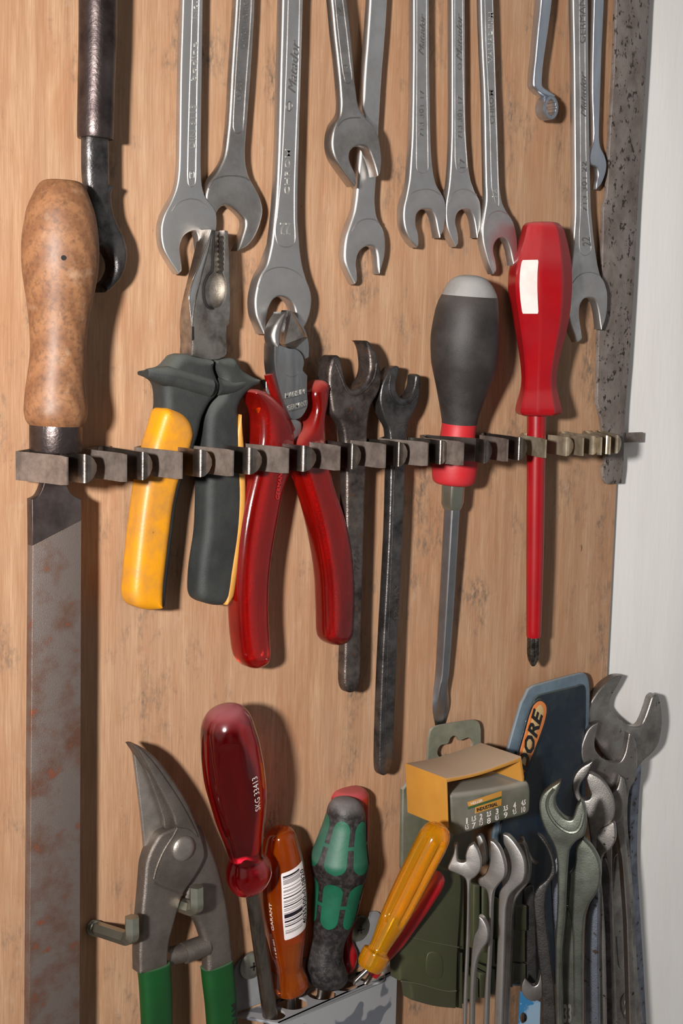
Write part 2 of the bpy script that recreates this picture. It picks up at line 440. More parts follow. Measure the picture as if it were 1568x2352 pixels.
def plywood():
    m = bpy.data.materials.new('plywood'); m.use_nodes = True; nt = m.node_tree; N, L = nt.nodes, nt.links; b = N['Principled BSDF']
    tc = N.new('ShaderNodeTexCoord')
    def mp(sc, rot=0):
        x = N.new('ShaderNodeMapping'); x.inputs['Scale'].default_value = sc; x.inputs['Rotation'].default_value = (0, rot, 0); L.new(tc.outputs['Object'], x.inputs[0]); return x.outputs[0]
    def noise(v, det=5, rough=.6, dist=0):
        n = N.new('ShaderNodeTexNoise'); n.inputs['Scale'].default_value = 1; n.inputs['Detail'].default_value = det; n.inputs['Roughness'].default_value = rough; n.inputs['Distortion'].default_value = dist; L.new(v, n.inputs['Vector']); return n.outputs[0]
    def rmp(s, a, z, lo=0, hi=1):
        r = N.new('ShaderNodeMapRange'); r.inputs[1].default_value = a; r.inputs[2].default_value = z; r.inputs[3].default_value = lo; r.inputs[4].default_value = hi; L.new(s, r.inputs[0]); return r.outputs[0]
    def mix(f, A, B, mode='MIX'):
        x = N.new('ShaderNodeMix'); x.data_type = 'RGBA'; x.blend_type = mode; L.new(f, x.inputs[0]) if hasattr(f, 'links') else setattr(x.inputs[0], 'default_value', f)
        for v, i in ((A, 6), (B, 7)):
            L.new(v, x.inputs[i]) if hasattr(v, 'links') else setattr(x.inputs[i], 'default_value', v)
        return x.outputs[2]
    fine = noise(mp((1400, 1400, 60)), 3)
    med = noise(mp((160, 160, 9)), 6, .65, .6)
    figure = noise(mp((46, 46, 14), R(14)), 5, .6, 1.2)
    blot = noise(mp((16, 16, 9)), 4)
    c = mix(rmp(med, .36, .64), lin((188,152,120)), lin((164,124,94)))
    c = mix(rmp(figure, .48, .66, 0, .6), c, lin((168,118,84)))
    c = mix(rmp(blot, .35, .7, 0, .5), c, lin((178,146,118)))
    c = mix(rmp(fine, .35, .65, 0, .5), c, lin((150,110,80)))
    sm = noise(mp((30, 30, 17)), 7, .7); sm2 = noise(mp((420, 420, 190)), 4, .7)
    mu = N.new('ShaderNodeMath'); mu.operation = 'MULTIPLY'; L.new(rmp(sm, .53, .68), mu.inputs[0]); L.new(rmp(sm2, .40, .60), mu.inputs[1])
    c = mix(mu.outputs[0], c, lin((96,86,77)))
    sp = noise(mp((130, 130, 75)), 3, .6)
    c = mix(rmp(sp, .73, .78, 0, .8), c, lin((78,60,50)))
    rs = noise(mp((62, 62, 34)), 4, .6)
    c = mix(rmp(rs, .68, .78, 0, .45), c, lin((150,92,58)))
    pw = noise(mp((70, 70, 52)), 6, .7)
    c = mix(rmp(pw, .6, .8, 0, .35), c, lin((192,174,158)))
    L.new(c, b.inputs['Base Color']); b.inputs['Roughness'].default_value = .62; b.inputs['Specular IOR Level'].default_value = .3
    bp = N.new('ShaderNodeBump'); bp.inputs['Strength'].default_value = .25; bp.inputs['Distance'].default_value = .0003; L.new(fine, bp.inputs['Height']); L.new(bp.outputs[0], b.inputs['Normal'])
    return m
M['ply'] = plywood()
def turned_wood():
    m = bpy.data.materials.new('turned_beech'); m.use_nodes = True; nt = m.node_tree; N, L = nt.nodes, nt.links; b = N['Principled BSDF']
    tc = N.new('ShaderNodeTexCoord'); mp = N.new('ShaderNodeMapping'); mp.inputs['Scale'].default_value = (1, 1, .16); mp.inputs['Location'].default_value = (.012, .0, 0); mp.inputs['Rotation'].default_value = (R(7), R(4), 0)
    L.new(tc.outputs['Object'], mp.inputs[0])
    w = N.new('ShaderNodeTexWave'); w.wave_type = 'RINGS'; w.rings_direction = 'Y'; w.inputs['Scale'].default_value = 120; w.inputs['Distortion'].default_value = 2.2; w.inputs['Detail'].default_value = 3; w.inputs['Detail Scale'].default_value = 1.4
    L.new(mp.outputs[0], w.inputs['Vector'])
    n = N.new('ShaderNodeTexNoise'); n.inputs['Scale'].default_value = 420; n.inputs['Detail'].default_value = 8; n.inputs['Roughness'].default_value = .7; L.new(tc.outputs['Object'], n.inputs['Vector'])
    n2 = N.new('ShaderNodeTexNoise'); n2.inputs['Scale'].default_value = 130; n2.inputs['Detail'].default_value = 6; L.new(tc.outputs['Object'], n2.inputs['Vector'])
    def mix(f, A, B, fac=1):
        x = N.new('ShaderNodeMix'); x.data_type = 'RGBA'
        mr = N.new('ShaderNodeMapRange'); mr.inputs[1].default_value = f[1]; mr.inputs[2].default_value = f[2]; mr.inputs[4].default_value = fac; L.new(f[0], mr.inputs[0]); L.new(mr.outputs[0], x.inputs[0])
        for v, i in ((A, 6), (B, 7)):
            L.new(v, x.inputs[i]) if hasattr(v, 'links') else setattr(x.inputs[i], 'default_value', v)
        return x.outputs[2]
    c = mix((w.outputs[1], .1, 1.0), lin((136,94,62)), lin((118,78,50)))
    c = mix((n.outputs[0], .45, .66), c, lin((76,50,34)), .7)
    c = mix((n2.outputs[0], .6, .75), c, lin((176,148,122)), .4)
    L.new(c, b.inputs['Base Color']); b.inputs['Roughness'].default_value = .52
    return m
M['wood_handle'] = turned_wood()
def barcode():
    m = bpy.data.materials.new('barcode_sticker'); m.use_nodes = True; nt = m.node_tree; N, L = nt.nodes, nt.links; b = N['Principled BSDF']
    uv = N.new('ShaderNodeUVMap'); sx = N.new('ShaderNodeSeparateXYZ'); L.new(uv.outputs[0], sx.inputs[0])
    def math_(op, a, b_=None):
        x = N.new('ShaderNodeMath'); x.operation = op
        for v, i in ((a, 0), (b_, 1)):
            if v is None: continue
            L.new(v, x.inputs[i]) if hasattr(v, 'links') else setattr(x.inputs[i], 'default_value', v)
        return x.outputs[0]
    q = math_('FLOOR', math_('MULTIPLY', sx.outputs[1], 120))
    wn = N.new('ShaderNodeTexWhiteNoise'); wn.noise_dimensions = '1D'; L.new(q, wn.inputs['W'])
    bar = math_('GREATER_THAN', wn.outputs[0], .56)
    u = sx.outputs[0]; v = sx.outputs[1]
    inu = math_('MULTIPLY', math_('GREATER_THAN', u, .06), math_('LESS_THAN', u, .74))
    inv = math_('MULTIPLY', math_('GREATER_THAN', v, .04), math_('LESS_THAN', v, .90))
    f = math_('MULTIPLY', math_('MULTIPLY', inu, inv), bar)
    x = N.new('ShaderNodeMix'); x.data_type = 'RGBA'; L.new(f, x.inputs[0]); x.inputs[6].default_value = lin((214,206,204)); x.inputs[7].default_value = lin((24,20,30))
    L.new(x.outputs[2], b.inputs['Base Color']); b.inputs['Roughness'].default_value = .4
    return m
M['barcode'] = barcode()
M['bundle_green'] = mat('greenish_grey_steel', (134,138,127), .9, .36, (104,107,98), 60, bump=.2, bscale=1200)
M['bundle'] = mat('dull_grey_steel', (174,169,164), 1, .44, (124,119,115), 55, contrast=(.38,.66), bump=.3, bscale=1500, rvar=.1, speck=(70,60,54), spk=(.66,.72), sscale=260)
M['bundle_blue'] = mat('blue_grey_steel', (150,158,172), 1, .42, (104,108,118), 55, contrast=(.4,.68), bump=.3, bscale=1200, rvar=.1, speck=(90,76,66), spk=(.6,.66), sscale=220)
M['core'] = mat('glinting_core', (255,96,24), 1, .38, (255,60,12), 400, bump=1, bscale=1200)
# ================================================================== the setting
def struct(name, mb, m):
    o = mb.build(name, m); o['kind'] = 'structure'; return o
xr_board = P(1404, 1335, 0).x
struct('wall_back', MB().box((-1.2, .004, .2), (1.6, .10, 2.6)), M['wall'])
board = MB().box((-.75, 0, .55), (xr_board, .0039, 2.15)).build('plywood_tool_board', M['ply'])
tag(board, 'tan plywood tool board with grey smudges fixed to the white wall', 'board')
struct('floor', MB().box((-1.2, -1.6, .15), (1.6, .1, .2)), M['wall'])

def wrench(pts, h, label, t=5.5, bev=.8, mat_='satin', cat='wrench', name='combination_wrench', group='wrenches hanging along the top of the board', neck=None, flip=1, ts=.72, pl=None, twist=0, at=None, raw=False, extra=None):
    if pl is None: pl = Plane(at[0], at[1], h, twist) if at else FP(h)
    tf = None
    if neck:
        zn = pl.at(pts[0][0], neck).z; dz = .006
        tf = lambda p: ts+(1-ts)*max(0, min(1, flip*(zn-p.z)/dz+.5))
    mb = MB().slab(pts, pl, t, bev, raw=raw, tf=tf)
    if extra: extra(mb, pl)
    o = mb.build(name, M[mat_])
    tag(o, label, cat, group)
    return o, pl

# ---- first combination wrench, marked DIN 3113
w1 = zA([(1033,-260),(1030,0),(1018,400),(1013,750),(1008,960),(995,1050),(965,1130),(925,1210),(908,1290),(918,1390),(957,1470),(1005,1543,1),(1026,1520),(1018,1440),(1014,1390),(1032,1335),(1065,1307),(1100,1300),(1116,1330),(1124,1400),(1140,1465,1),(1185,1400),(1218,1290),(1218,1200),(1190,1150),(1156,1105),(1138,1040),(1132,900),(1138,400),(1143,0),(1148,-260)])
def ex(mb, pl):
    mb.line(zA([(1088,-260),(1080,100),(1064,600),(1056,960),(1060,1035),(1078,1052),(1098,1030),(1102,950),(1108,500),(1120,0),(1126,-260)]), pl, .28)
    mb.line(zA([(965,1190),(1000,1145),(1060,1120),(1120,1128),(1165,1165)]), pl, .3)
    mb.line(zA([(1070,1005),(1070,965),(1090,965),(1090,1005)]), pl, .15, True)
o, pl = wrench(w1, 9, 'combination wrench with DIN 3113 mark, first silver wrench from the left', neck=zA([(0,1120)])[0][1], extra=ex)
stamp('DIN 3113', pl, *zA([(1101,835),(1106,590),(1062,835)]), M['letter_hi'], o, bold=.004)
stamp('bodine', pl, *zA([(1107,455),(1112,235),(1078,455)]), M['letter_hi'], o, bold=.004)
stamp('No.', pl, *zA([(1112,105),(1116,5),(1080,105)]), M['letter_hi'], o, bold=.004)
stamp('19', pl, *zA([(1090,1003),(1090,967),(1070,1003)]), M['letter_hi'], o)
# ---- second, marked B23
w2 = zA([(1340,-260),(1332,0),(1310,350),(1290,700),(1268,870),(1228,960),(1180,1030),(1158,1110),(1158,1200),(1175,1290),(1200,1350,1),(1214,1270),(1220,1205),(1242,1170),(1275,1155),(1320,1175),(1358,1210),(1382,1245),(1375,1300),(1338,1412,1),(1400,1382),(1450,1310),(1482,1200),(1470,1120),(1430,1040),(1400,980),(1385,900),(1388,780),(1410,500),(1432,150),(1438,0),(1446,-260)])
def ex(mb, pl):
    mb.line(zA([(1360,-260),(1352,0),(1330,350),(1312,700),(1322,742),(1345,750),(1366,730),(1385,450),(1412,60),(1420,-260)]), pl, .3)
    mb.line(zA([(1172,1060),(1200,1015),(1260,992),(1330,990),(1380,1000),(1405,1015)]), pl, .35)
o, pl = wrench(w2, 8, 'combination wrench stamped B23, its head tucked behind the first silver wrench', mat_='satin_dark', t=6.5, bev=1.4, neck=zA([(0,960)])[0][1], extra=ex)
stamp('B23', pl, *zA([(1355,570),(1362,455),(1328,570)]), M['letter'], o, bold=.004)
stamp('DROP FORGED', pl, *zA([(1378,272),(1408,-60),(1350,272)]), M['letter'], o, bold=.002)
# ---- big 22
w3 = [(651,-110),(650,0),(646,150),(641,350),(635,470),(625,560)]+zE([(925,330),(885,400),(862,480),(852,560),(860,640),(882,700),(905,752,1),(918,720),(924,650),(938,590),(962,545),(1000,525),(1050,540),(1085,580),(1100,640),(1104,700),(1112,760,1),(1150,710),(1180,640),(1193,560),(1186,490),(1160,420),(1138,340),(1124,250),(1116,150),(1110,50)])+[(686,400),(693,150),(697,0),(700,-110)]
def ex(mb, pl):
    mb.line([(663,-100),(662,0),(656,200),(646,400),(636,500),(632,535),(640,562),(662,567),(677,555),(676,500),(677,400),(684,200),(688,0),(690,-100)], pl, .25)
    mb.line(zE([(868,470),(900,390),(960,355),(1030,352),(1100,380),(1150,430)]), pl, .3)
o, pl = wrench(w3, 11, 'largest hanging combination wrench, marked CHROM and 22, above the red-handled cutters', t=7.5, bev=1.1, neck=580, extra=ex)
stamp('CHROM', pl, *zB([(328,1168),(332,896),(298,1168)]), M['letter_hi'], o, bold=.002)
stamp('22', pl, (668,512),(644,512),(668,540), M['letter_hi'], o)
stamp('Matador', pl, *zB([(362,560),(385,262),(312,560)]), M['letter'], o, slant=.12)
mb = MB(); mb.line(zB([(305,640),(325,608),(345,635),(325,668)]), pl, .2, True, lift=.1); mb.line(zB([(325,615),(325,660)]), pl, .2, lift=.1); mb.build('stamped_emblem', M['letter'], o)
# ---- double open ended wrench behind (lower, polished)
w5 = zB([(822,-260),(812,0),(792,300),(780,450),(772,600),(765,650),(775,700),(770,800),(756,900),(748,980),(738,1080),(730,1180),(716,1270),(690,1350),(668,1420),(658,1500),(660,1570),(685,1640),(718,1708,1),(736,1690),(736,1640),(730,1590),(735,1545),(752,1508),(785,1482),(820,1478),(845,1495),(856,1540),(860,1600),(865,1645,1),(885,1600),(902,1530),(906,1450),(893,1380),(866,1330),(850,1285),(843,1200),(850,1080),(858,950),(862,850),(870,700),(885,450),(905,200),(917,0),(926,-260)])
def ex(mb, pl):
    mb.line(zB([(700,1390),(730,1340),(780,1315),(835,1318),(862,1338)]), pl, .35)
o, pl = wrench(w5, 8, 'plain polished wrench whose jaw hangs below the notched wrench marked 13', mat_='satin', t=6, bev=1.4, neck=zB([(0,1300)])[0][1], ts=.8, extra=ex, name='open_end_wrench')
# ---- tilted wrench in front
w4 = zB([(560,-260),(582,0),(600,200),(622,400),(638,600),(632,690),(606,740),(588,800),(584,880),(602,950),(640,1010),(690,1080),(722,1120,1),(730,1095),(722,1040),(700,990),(688,950),(692,912),(715,885),(750,875),(785,880),(806,900),(822,940),(842,1000),(856,1060,1),(873,1040),(881,960),(872,870),(860,810),(830,750),(790,710),(752,660),(735,600),(722,500),(705,300),(685,100),(672,0),(640,-260)])
def ex(mb, pl):
    mb.line(zB([(580,-260),(600,0),(625,250),(648,440),(662,492),(685,500),(700,470),(690,380),(668,180),(645,0),(620,-260)]), pl, .25)
    mb.line(zB([(612,760),(650,722),(700,707),(750,707)]), pl, .35)
o, pl = wrench(w4, 16.5, 'slanting combination wrench marked 13, its jaw crossing a plain polished wrench', t=7.5, bev=1.2, neck=zB([(0,700)])[0][1], ts=.7, extra=ex, mat_='satin_dark')
stamp('13', pl, *zB([(680,440),(676,388),(650,440)]), M['letter'], o)
stamp('14', pl, *zB([(650,90),(645,35),(618,92)]), M['letter'], o)
# ---- pair with part numbers
w6 = zB([(1074,-260),(1073,0),(1073,300),(1070,600),(1066,800),(1058,950),(1048,1080),(1030,1180),(1016,1245),(1014,1320),(1028,1390),(1060,1450),(1095,1486,1),(1104,1465),(1100,1400),(1086,1350),(1090,1290),(1112,1262),(1145,1254),(1180,1262),(1203,1305),(1218,1380),(1228,1428,1),(1250,1390),(1265,1300),(1262,1210),(1240,1160),(1210,1110),(1190,1030),(1178,900),(1172,700),(1168,400),(1165,0),(1165,-260)])
def ex(mb, pl):
    mb.line(zB([(1090,-260),(1090,300),(1088,950),(1092,1020),(1120,1040),(1150,1030),(1158,1000),(1150,500),(1148,-260)]), pl, .2)
    mb.line(zB([(1030,1210),(1060,1160),(1120,1138),(1180,1140),(1235,1170)]), pl, .28)
o, pl = wrench(w6, 10, 'combination wrench stamped 713 30117, left one of the touching pair', t=6.5, bev=1.0, neck=zB([(0,1160)])[0][1], extra=ex)
stamp('713 301 17', pl, *zB([(1130,820),(1132,540),(1104,820)]), M['letter'], o)
stamp('Matador', pl, *zB([(1130,330),(1140,100),(1098,330)]), M['letter'], o, slant=.12)
w7 = zB([(1303,-260),(1303,0),(1304,400),(1303,800),(1296,1000),(1286,1120),(1270,1220),(1266,1290),(1277,1370),(1300,1430),(1326,1482,1),(1341,1460),(1336,1390),(1324,1340),(1330,1290),(1352,1262),(1385,1254),(1412,1265),(1432,1300),(1445,1360),(1453,1428,1),(1470,1380),(1478,1300),(1470,1210),(1440,1150),(1415,1080),(1395,950),(1385,700),(1382,300),(1380,0),(1380,-260)])
def ex(mb, pl):
    mb.line(zB([(1318,-260),(1318,300),(1320,950),(1330,1020),(1352,1036),(1378,1030),(1392,1000),(1378,800),(1366,300),(1366,-260)]), pl, .2)
    mb.line(zB([(1278,1220),(1300,1170),(1345,1140),(1400,1140),(1448,1170)]), pl, .28)
o, pl = wrench(w7, 9, 'combination wrench stamped 713 30117, right one of the touching pair', t=6, bev=.9, neck=zB([(0,1160)])[0][1], extra=ex)
stamp('713 301 17', pl, *zB([(1362,832),(1362,575),(1334,832)]), M['letter'], o, bold=.006)
stamp('Matador', pl, *zB([(1360,365),(1362,100),(1325,365)]), M['letter'], o, slant=.12)
mb = MB(); mb.line(zB([(1335,400),(1347,380),(1360,400),(1347,418)]), pl, .18, True, lift=.1); mb.build('stamped_emblem', M['letter'], o)
stamp('17', pl, *zB([(1378,1010),(1378,950),(1345,1010)]), M['letter'], o)
# ---- chrom vanadium
w8 = [(1104,-110),(1105,0),(1108,105),(1113,210),(1115,315),(1117,420),(1118,461),(1113,496),(1109,525),(1110,552),(1116,580),(1125,610),(1134,630,1),(1141,622),(1139,600),(1134,578),(1136,560),(1146,547),(1158,547),(1166,556),(1173,575),(1177,596),(1180,610,1),(1187,592),(1189,560),(1184,525),(1176,503),(1164,486),(1154,465),(1147,420),(1144,300),(1140,200),(1135,80),(1133,0),(1131,-110)]
def ex(mb, pl):
    mb.line(zC([(262,-260),(275,300),(300,800),(312,1230),(340,1340),(356,1355),(358,1300),(345,900),(330,400),(318,0),(312,-260)]), pl, .22)
    mb.line(zC([(265,1470),(300,1410),(360,1385),(420,1410)]), pl, .28)
o, pl = wrench(w8, 11, 'combination wrench marked CHROM VANADIUM, hanging left of the red screwdriver', t=5.5, bev=.9, neck=490, extra=ex)
stamp('VANADIUM', pl, *zC([(318,412),(322,80),(290,412)]), M['letter_hi'], o, bold=.003)
stamp('CHROM', pl, *zC([(330,815),(322,590),(300,815)]), M['letter'], o, bold=.003)
stamp('16', pl, *zC([(352,1295),(350,1240),(318,1295)]), M['letter_hi'], o)
# ---- cranked ring wrench
w9 = zC([(648,-260),(640,0),(620,200),(602,400),(592,500),(592,565),(615,600),(650,625),(690,640),(725,640),(735,630),(700,600),(655,570),(647,540),(655,420),(680,250),(700,100),(712,0),(722,-260)])
mb = MB().slab(w9, FP(12), 6, 1.3)
pr = FP(15); cx, cy = zC([(703,706)])[0]
def ringpts(rx, ry, n, ph=0, amp=0.0):
    return [(cx+rx*(1+amp*math.cos(12*2*math.pi*i/n))*math.cos(2*math.pi*i/n), cy+ry*(1+amp*math.cos(12*2*math.pi*i/n))*math.sin(2*math.pi*i/n)) for i in range(n)]
n = 72
def ringwall(mb, rx0, ry0, rx1, ry1, pl, t):
    prof = [(0.12,0),(0.02,.25),(0,1),(0,t-1),(0.02,t-.25),(0.12,t)]
    L = []
    for s_, d in prof: 
        q = ringpts(rx0*(1-s_*.6), ry0*(1-s_*.6), n); L.append([mb.bm.verts.new(pl.at(*p)-pl.n*d*.001) for p in q])
    for s_, d in reversed(prof):
        q = ringpts(rx1*(1+s_*.4), ry1*(1+s_*.4), n, amp=.06); L.append([mb.bm.verts.new(pl.at(*p)-pl.n*d*.001) for p in q])
    for k in range(len(L)):
        a, b = L[k], L[(k+1) % len(L)]
        for i in range(n): mb.bm.faces.new((a[i], a[(i+1) % n], b[(i+1) % n], b[i]))
ringwall(mb, 17, 28, 10.5, 18.5, pr, 7)
o = mb.build('ring_wrench', M['shaft']); tag(o, 'short cranked ring wrench hanging above the red screwdriver', 'wrench', 'wrenches hanging along the top of the board')
# ---- right 22 and the small one behind it
w11 = zC([(990,-260),(988,0),(980,300),(976,600),(984,850),(980,930),(962,985),(955,1040),(962,1078),(982,1088),(1004,1100),(1014,1150),(1004,1200),(1000,1243,1),(1030,1215),(1058,1150),(1068,1080),(1055,1020),(1030,970),(1020,900),(1025,700),(1038,300),(1052,0),(1058,-260)])
wrench(w11, 8, 'small thin wrench half hidden behind the right-hand wrench marked 22', t=4, bev=.8, mat_='shaft', name='open_end_wrench')
w10 = [(1317,-110),(1317,0),(1319,105),(1321,315),(1322,489),(1319,540),(1315,590),(1310,630),(1305,670),(1304,705),(1309,738),(1318,765),(1328,786,1),(1337,778),(1335,757),(1331,730),(1332,703),(1340,688),(1351,684),(1364,686),(1371,697),(1376,718),(1379,740),(1381,757,1),(1389,739),(1394.5,712),(1395,673),(1388,647),(1379,632),(1373,608),(1367,569),(1362,525),(1358,480),(1354,315),(1352,105),(1351,0),(1350,-110)]
def ex(mb, pl):
    mb.line([(1330,-100),(1331,105),(1333,315),(1333,480),(1330,550),(1333,580),(1343,587),(1355,580),(1357,560),(1350,489),(1345,315),(1343,0),(1342,-100)], pl, .22)
    mb.line(zG([(655,570),(690,525),(740,495),(800,490),(860,510)]), pl, .3)
o, pl = wrench(w10, 12, 'long combination wrench marked GERMANY and 22, beside the rusty flat bar', t=6, bev=.9, neck=625, extra=ex)
stamp('713 301 22', pl, *zC([(938,1388),(934,1060),(908,1388)]), M['letter'], o, bold=.004)
stamp('GERMANY', pl, *zC([(928,285),(922,-60),(890,285)]), M['letter'], o)
stamp('Matador', pl, *zC([(932,770),(930,490),(895,770)]), M['letter'], o, slant=.12)
stamp('22', pl, *zG([(795,285),(785,215),(735,285)]), M['letter'], o)

# ---- pitted bar at the right edge
bar = [(1420,-110),(1416,0),(1411,150),(1402,300),(1394,450)]+zG([(895,0),(890,250),(878,600),(862,900),(852,1200),(848,1500,1),(878,1620,1),(900,1800),(908,1900),(905,1970,1),(888,2000),(898,2085),(922,2122,1),(1030,2116,1),(1045,2000,1),(1060,1600),(1090,1200),(1130,550)])+[(1464,480),(1474,315),(1485,140),(1492,0),(1500,-110)]
o = MB().slab(bar, FP(4.5), 2.6, .25).build('steel_bar', M['rust'])
tag(o, 'pitted flat steel bar with a notched lower end, beside the white wall', 'bar')

# ---- pipe handled wrench, top left
root = thing('pipe_handled_wrench', P(222, 660, 10), 'dark steel wrench with a pipe over its handle, hanging behind the wooden file handle', 'wrench')
pl = FP(11.5)
sl = Loft([(226,-110,45),(225,0,44),(224,100,43.5),(221,200,42.5),(219,300,42,1),(219,316,41.5,1),(219,319,40,1)], pl)
sl.add(MB()).build('pipe_sleeve', M['brown_steel'], root)
nk = Loft([(218,300,30),(218,380,30),(220,430,29),(223,470,27),(228,510,24),(236,540,20)], pl, k=.7, expo=2.6)
nk.add(MB()).build('shank', M['dark_steel'], root)
hd = [(195,425),(248,425),(247,448),(252,490),(264,520),(276,545),(284,581),(280,612),(270,638),(256,655),(240,670),(228,672,1),(226,655),(240,640),(249,615),(243,590),(230,572),(212,566),(200,540),(198,500)]
MB().pillow(hd, FP(9), 11, 3.5).build('jaw', M['dark_steel'], root)

# ---- file
root = thing('flat_file', P(130, 2400, 16), 'large flat file with a turned wooden handle, far left of the board', 'file')
st = [(310,105,530),(290,112,548),(268,130,565),(245,165,585),(225,205,602),(185,300,635),(165,400,655),(150,500,665),(148,600,668),(150,700,662),(163,800,645),(178,900,625),(192,1000,605),(201,1100,590),(206,1200,580),(203,1300,575),(190,1400,572),(176,1500,575),(166,1600,588),(163,1670,588),(176,1725,575),(198,1756,560)]
st = [((a+b)/2/2.94, y/2.94+380, (b-a)/2/2.94) for a, y, b in st]
pl = Plane(125, 700, 19)
hl = Loft(st, pl); h_ = hl.add(MB()).build('wooden_handle', M['wood_handle'], root)
MB().disc(hl.surf(597, R(-23), .05), hl.surf(597, R(-23), 1)-hl.C[0].lerp(hl.C[-1], .3), [(1.1,-.6),(1.1,.12)], 14).build('nail_hole', M['black_hole'], h_)
fr = Loft([(128.5,972,60,1),(128.5,976,60.5,1),(127.5,1034,59.5,1),(127.5,1038,58,1)], pl)
fr.add(MB()).build('ferrule', M['brown_steel'], root)
pl = FP(19)
tang = [(104,1030,1),(150,1030,1),(151,1100,1),(155,1118),(165,1135),(180,1144),(187,1147,1),(187,1196,1),(75,1255,1),(74,1147,1),(88,1140),(98,1122),(104,1100,1)]
MB().slab(tang, pl, 5.2, .35).build('tang', M['file_smooth'], root)
MB().slab([(75,1253,1),(187,1194,1),(183,2460,1),(66,2460,1)], pl, 5.2, .3).build('blade', M['file'], root)

# ---- combination pliers
root = thing('combination_pliers', P(420, 1390, 6), 'combination pliers with black guards and yellow grips, second tool held in the clip rack', 'pliers')
pl = FP(17)
teeth = []
for i in range(15):
    y = 362 - i*15.5; teeth += [(663-(3 if i % 2 else -3), y, 1)]
ph = zE([(520,895),(470,882,1),(474,800),(470,700),(474,640),(490,540),(528,380),(560,250),(572,190),(585,122,1),(612,124,1),(608,250),(601,365),(575,398),(552,440),(547,490),(552,545),(572,582),(605,592),(640,582),(664,545),(676,490),(670,425),(655,378,1)]+teeth+[(669,128,1),(690,130,1),(695,250),(703,450),(706,600),(698,693,1),(684,706,1),(681,785,1),(684,870),(650,898),(600,908),(560,904)])
MB().slab(ph, pl, 11, .9, segs=2).build('jaws', M['plier'], root)
MB().slab(zE([(606,128,1),(690,134,1),(700,400),(690,590,1),(560,590),(545,490),(560,400)]), FP(12.5), 6, .5).build('jaw_core', M['plier'], root)
mb = MB(); mb.line(zE([(589,126),(565,250),(530,380),(492,540),(476,640),(472,700)]), pl, .5); mb.build('edge_highlight', M['polish'], root)  # polished bead added as the bright highlight along the jaw edge
mb = MB(); mb.line(zE([(604,130),(603,200),(598,300),(594,372),(566,405),(548,450),(543,490),(549,548),(570,588),(602,598)]), FP(17.2), .55); mb.build('parting_gap', M['black_hole'], root)
mb = MB(); mb.slab(zE([(476,705,1),(484,705,1),(486,780,1),(478,790,1)]), Plane(440, 760, 17.4), 1, .2); mb.build('side_notch', M['black_hole'], root)
MB().slab(zE([(455,520),(478,430),(520,330),(562,210),(583,140,1),(588,150,1),(570,260),(536,390),(500,540),(484,640),(478,690,1),(470,690,1),(456,560)]), FP(17.3), 1.2, .4).build('side_bevel', M['polish'], root)
MB().slab(zE([(480,700,1),(500,700,1),(500,905,1),(470,885,1)]), Plane(450, 780, 11), 8, .4).build('pivot_block', M['plier'], root)
lh = [(440,818),(415,812),(397,815),(386,826),(372,840),(350,848),(331,853,1),(331,863,1),(348,871),(358,884),(362,902),(362,938),(352,974),(342,1010),(321,1099),(309,1178),(300,1257),(291,1336),(291,1368),(300,1388),(323,1397),(354,1398),(366,1388),(373,1325),(383,1238),(394,1151),(411,1083),(438,1010),(451,958),(467,926),(485,906),(491,882),(484,866),(477,845),(474,826)]
o = MB().pillow(lh, FP(11), 15, 4.5).build('handle', M['rubber'], root)
rh = [(477,828),(481,845),(494,870),(495,890),(490,908),(471,930),(461,958),(459,1000),(459,1064),(459,1119),(455.5,1218),(444,1297),(441,1356),(449,1376),(477,1386),(501,1385),(517,1368),(528,1297),(540.5,1218),(544.5,1139),(543,1064),(540,1010),(535.5,974),(534,939),(543,916),(562,893),(579.5,882,1),(580.5,870,1),(566,863),(543,847),(528,824),(509,822),(490,824)]
o2 = MB().pillow(rh, FP(10), 15, 4.5).build('handle', M['rubber'], root)
# raised ridge of the two guards
MB().tube([Plane(400,850,16.2).at(*p) for p in smooth([(336,858),(365,862),(400,868),(440,880),(480,892)], False)], 3, 12, radii=[2.2+2.6*min(1,i/6) for i in range(17)]).build('guard_ridge', M['rubber'], o)
MB().tube([Plane(540,880,15.2).at(*p) for p in smooth([(500,888),(530,890),(555,882),(574,876)], False)], 3, 12, radii=[4.2-1.8*i/9 for i in range(14)]).build('guard_ridge', M['rubber'], o2)
ly = [(362,940),(382,935),(405,945),(422,962),(431,985),(430,1010),(414,1062),(397,1110),(386,1160),(376,1240),(366,1325),(359,1392),(345,1398),(323,1397),(300,1389),(289,1370),(289,1336),(297,1257),(306,1178),(318,1099),(338,1010),(350,974)]
MB().pillow(ly, FP(12.5), 15.5, 5).build('yellow_grip', M['yellow'], o)
ry = [(534,950),(528,975),(523,1010),(524,1064),(527,1139),(522,1218),(511,1297),(505,1340),(500,1384),(510,1379),(520,1365),(530.5,1297),(543,1218),(547,1139),(545.5,1064),(542,1010),(538,974)]
MB().pillow(ry, FP(10), 15.4, 2.2).build('yellow_grip', M['tan'], o2)

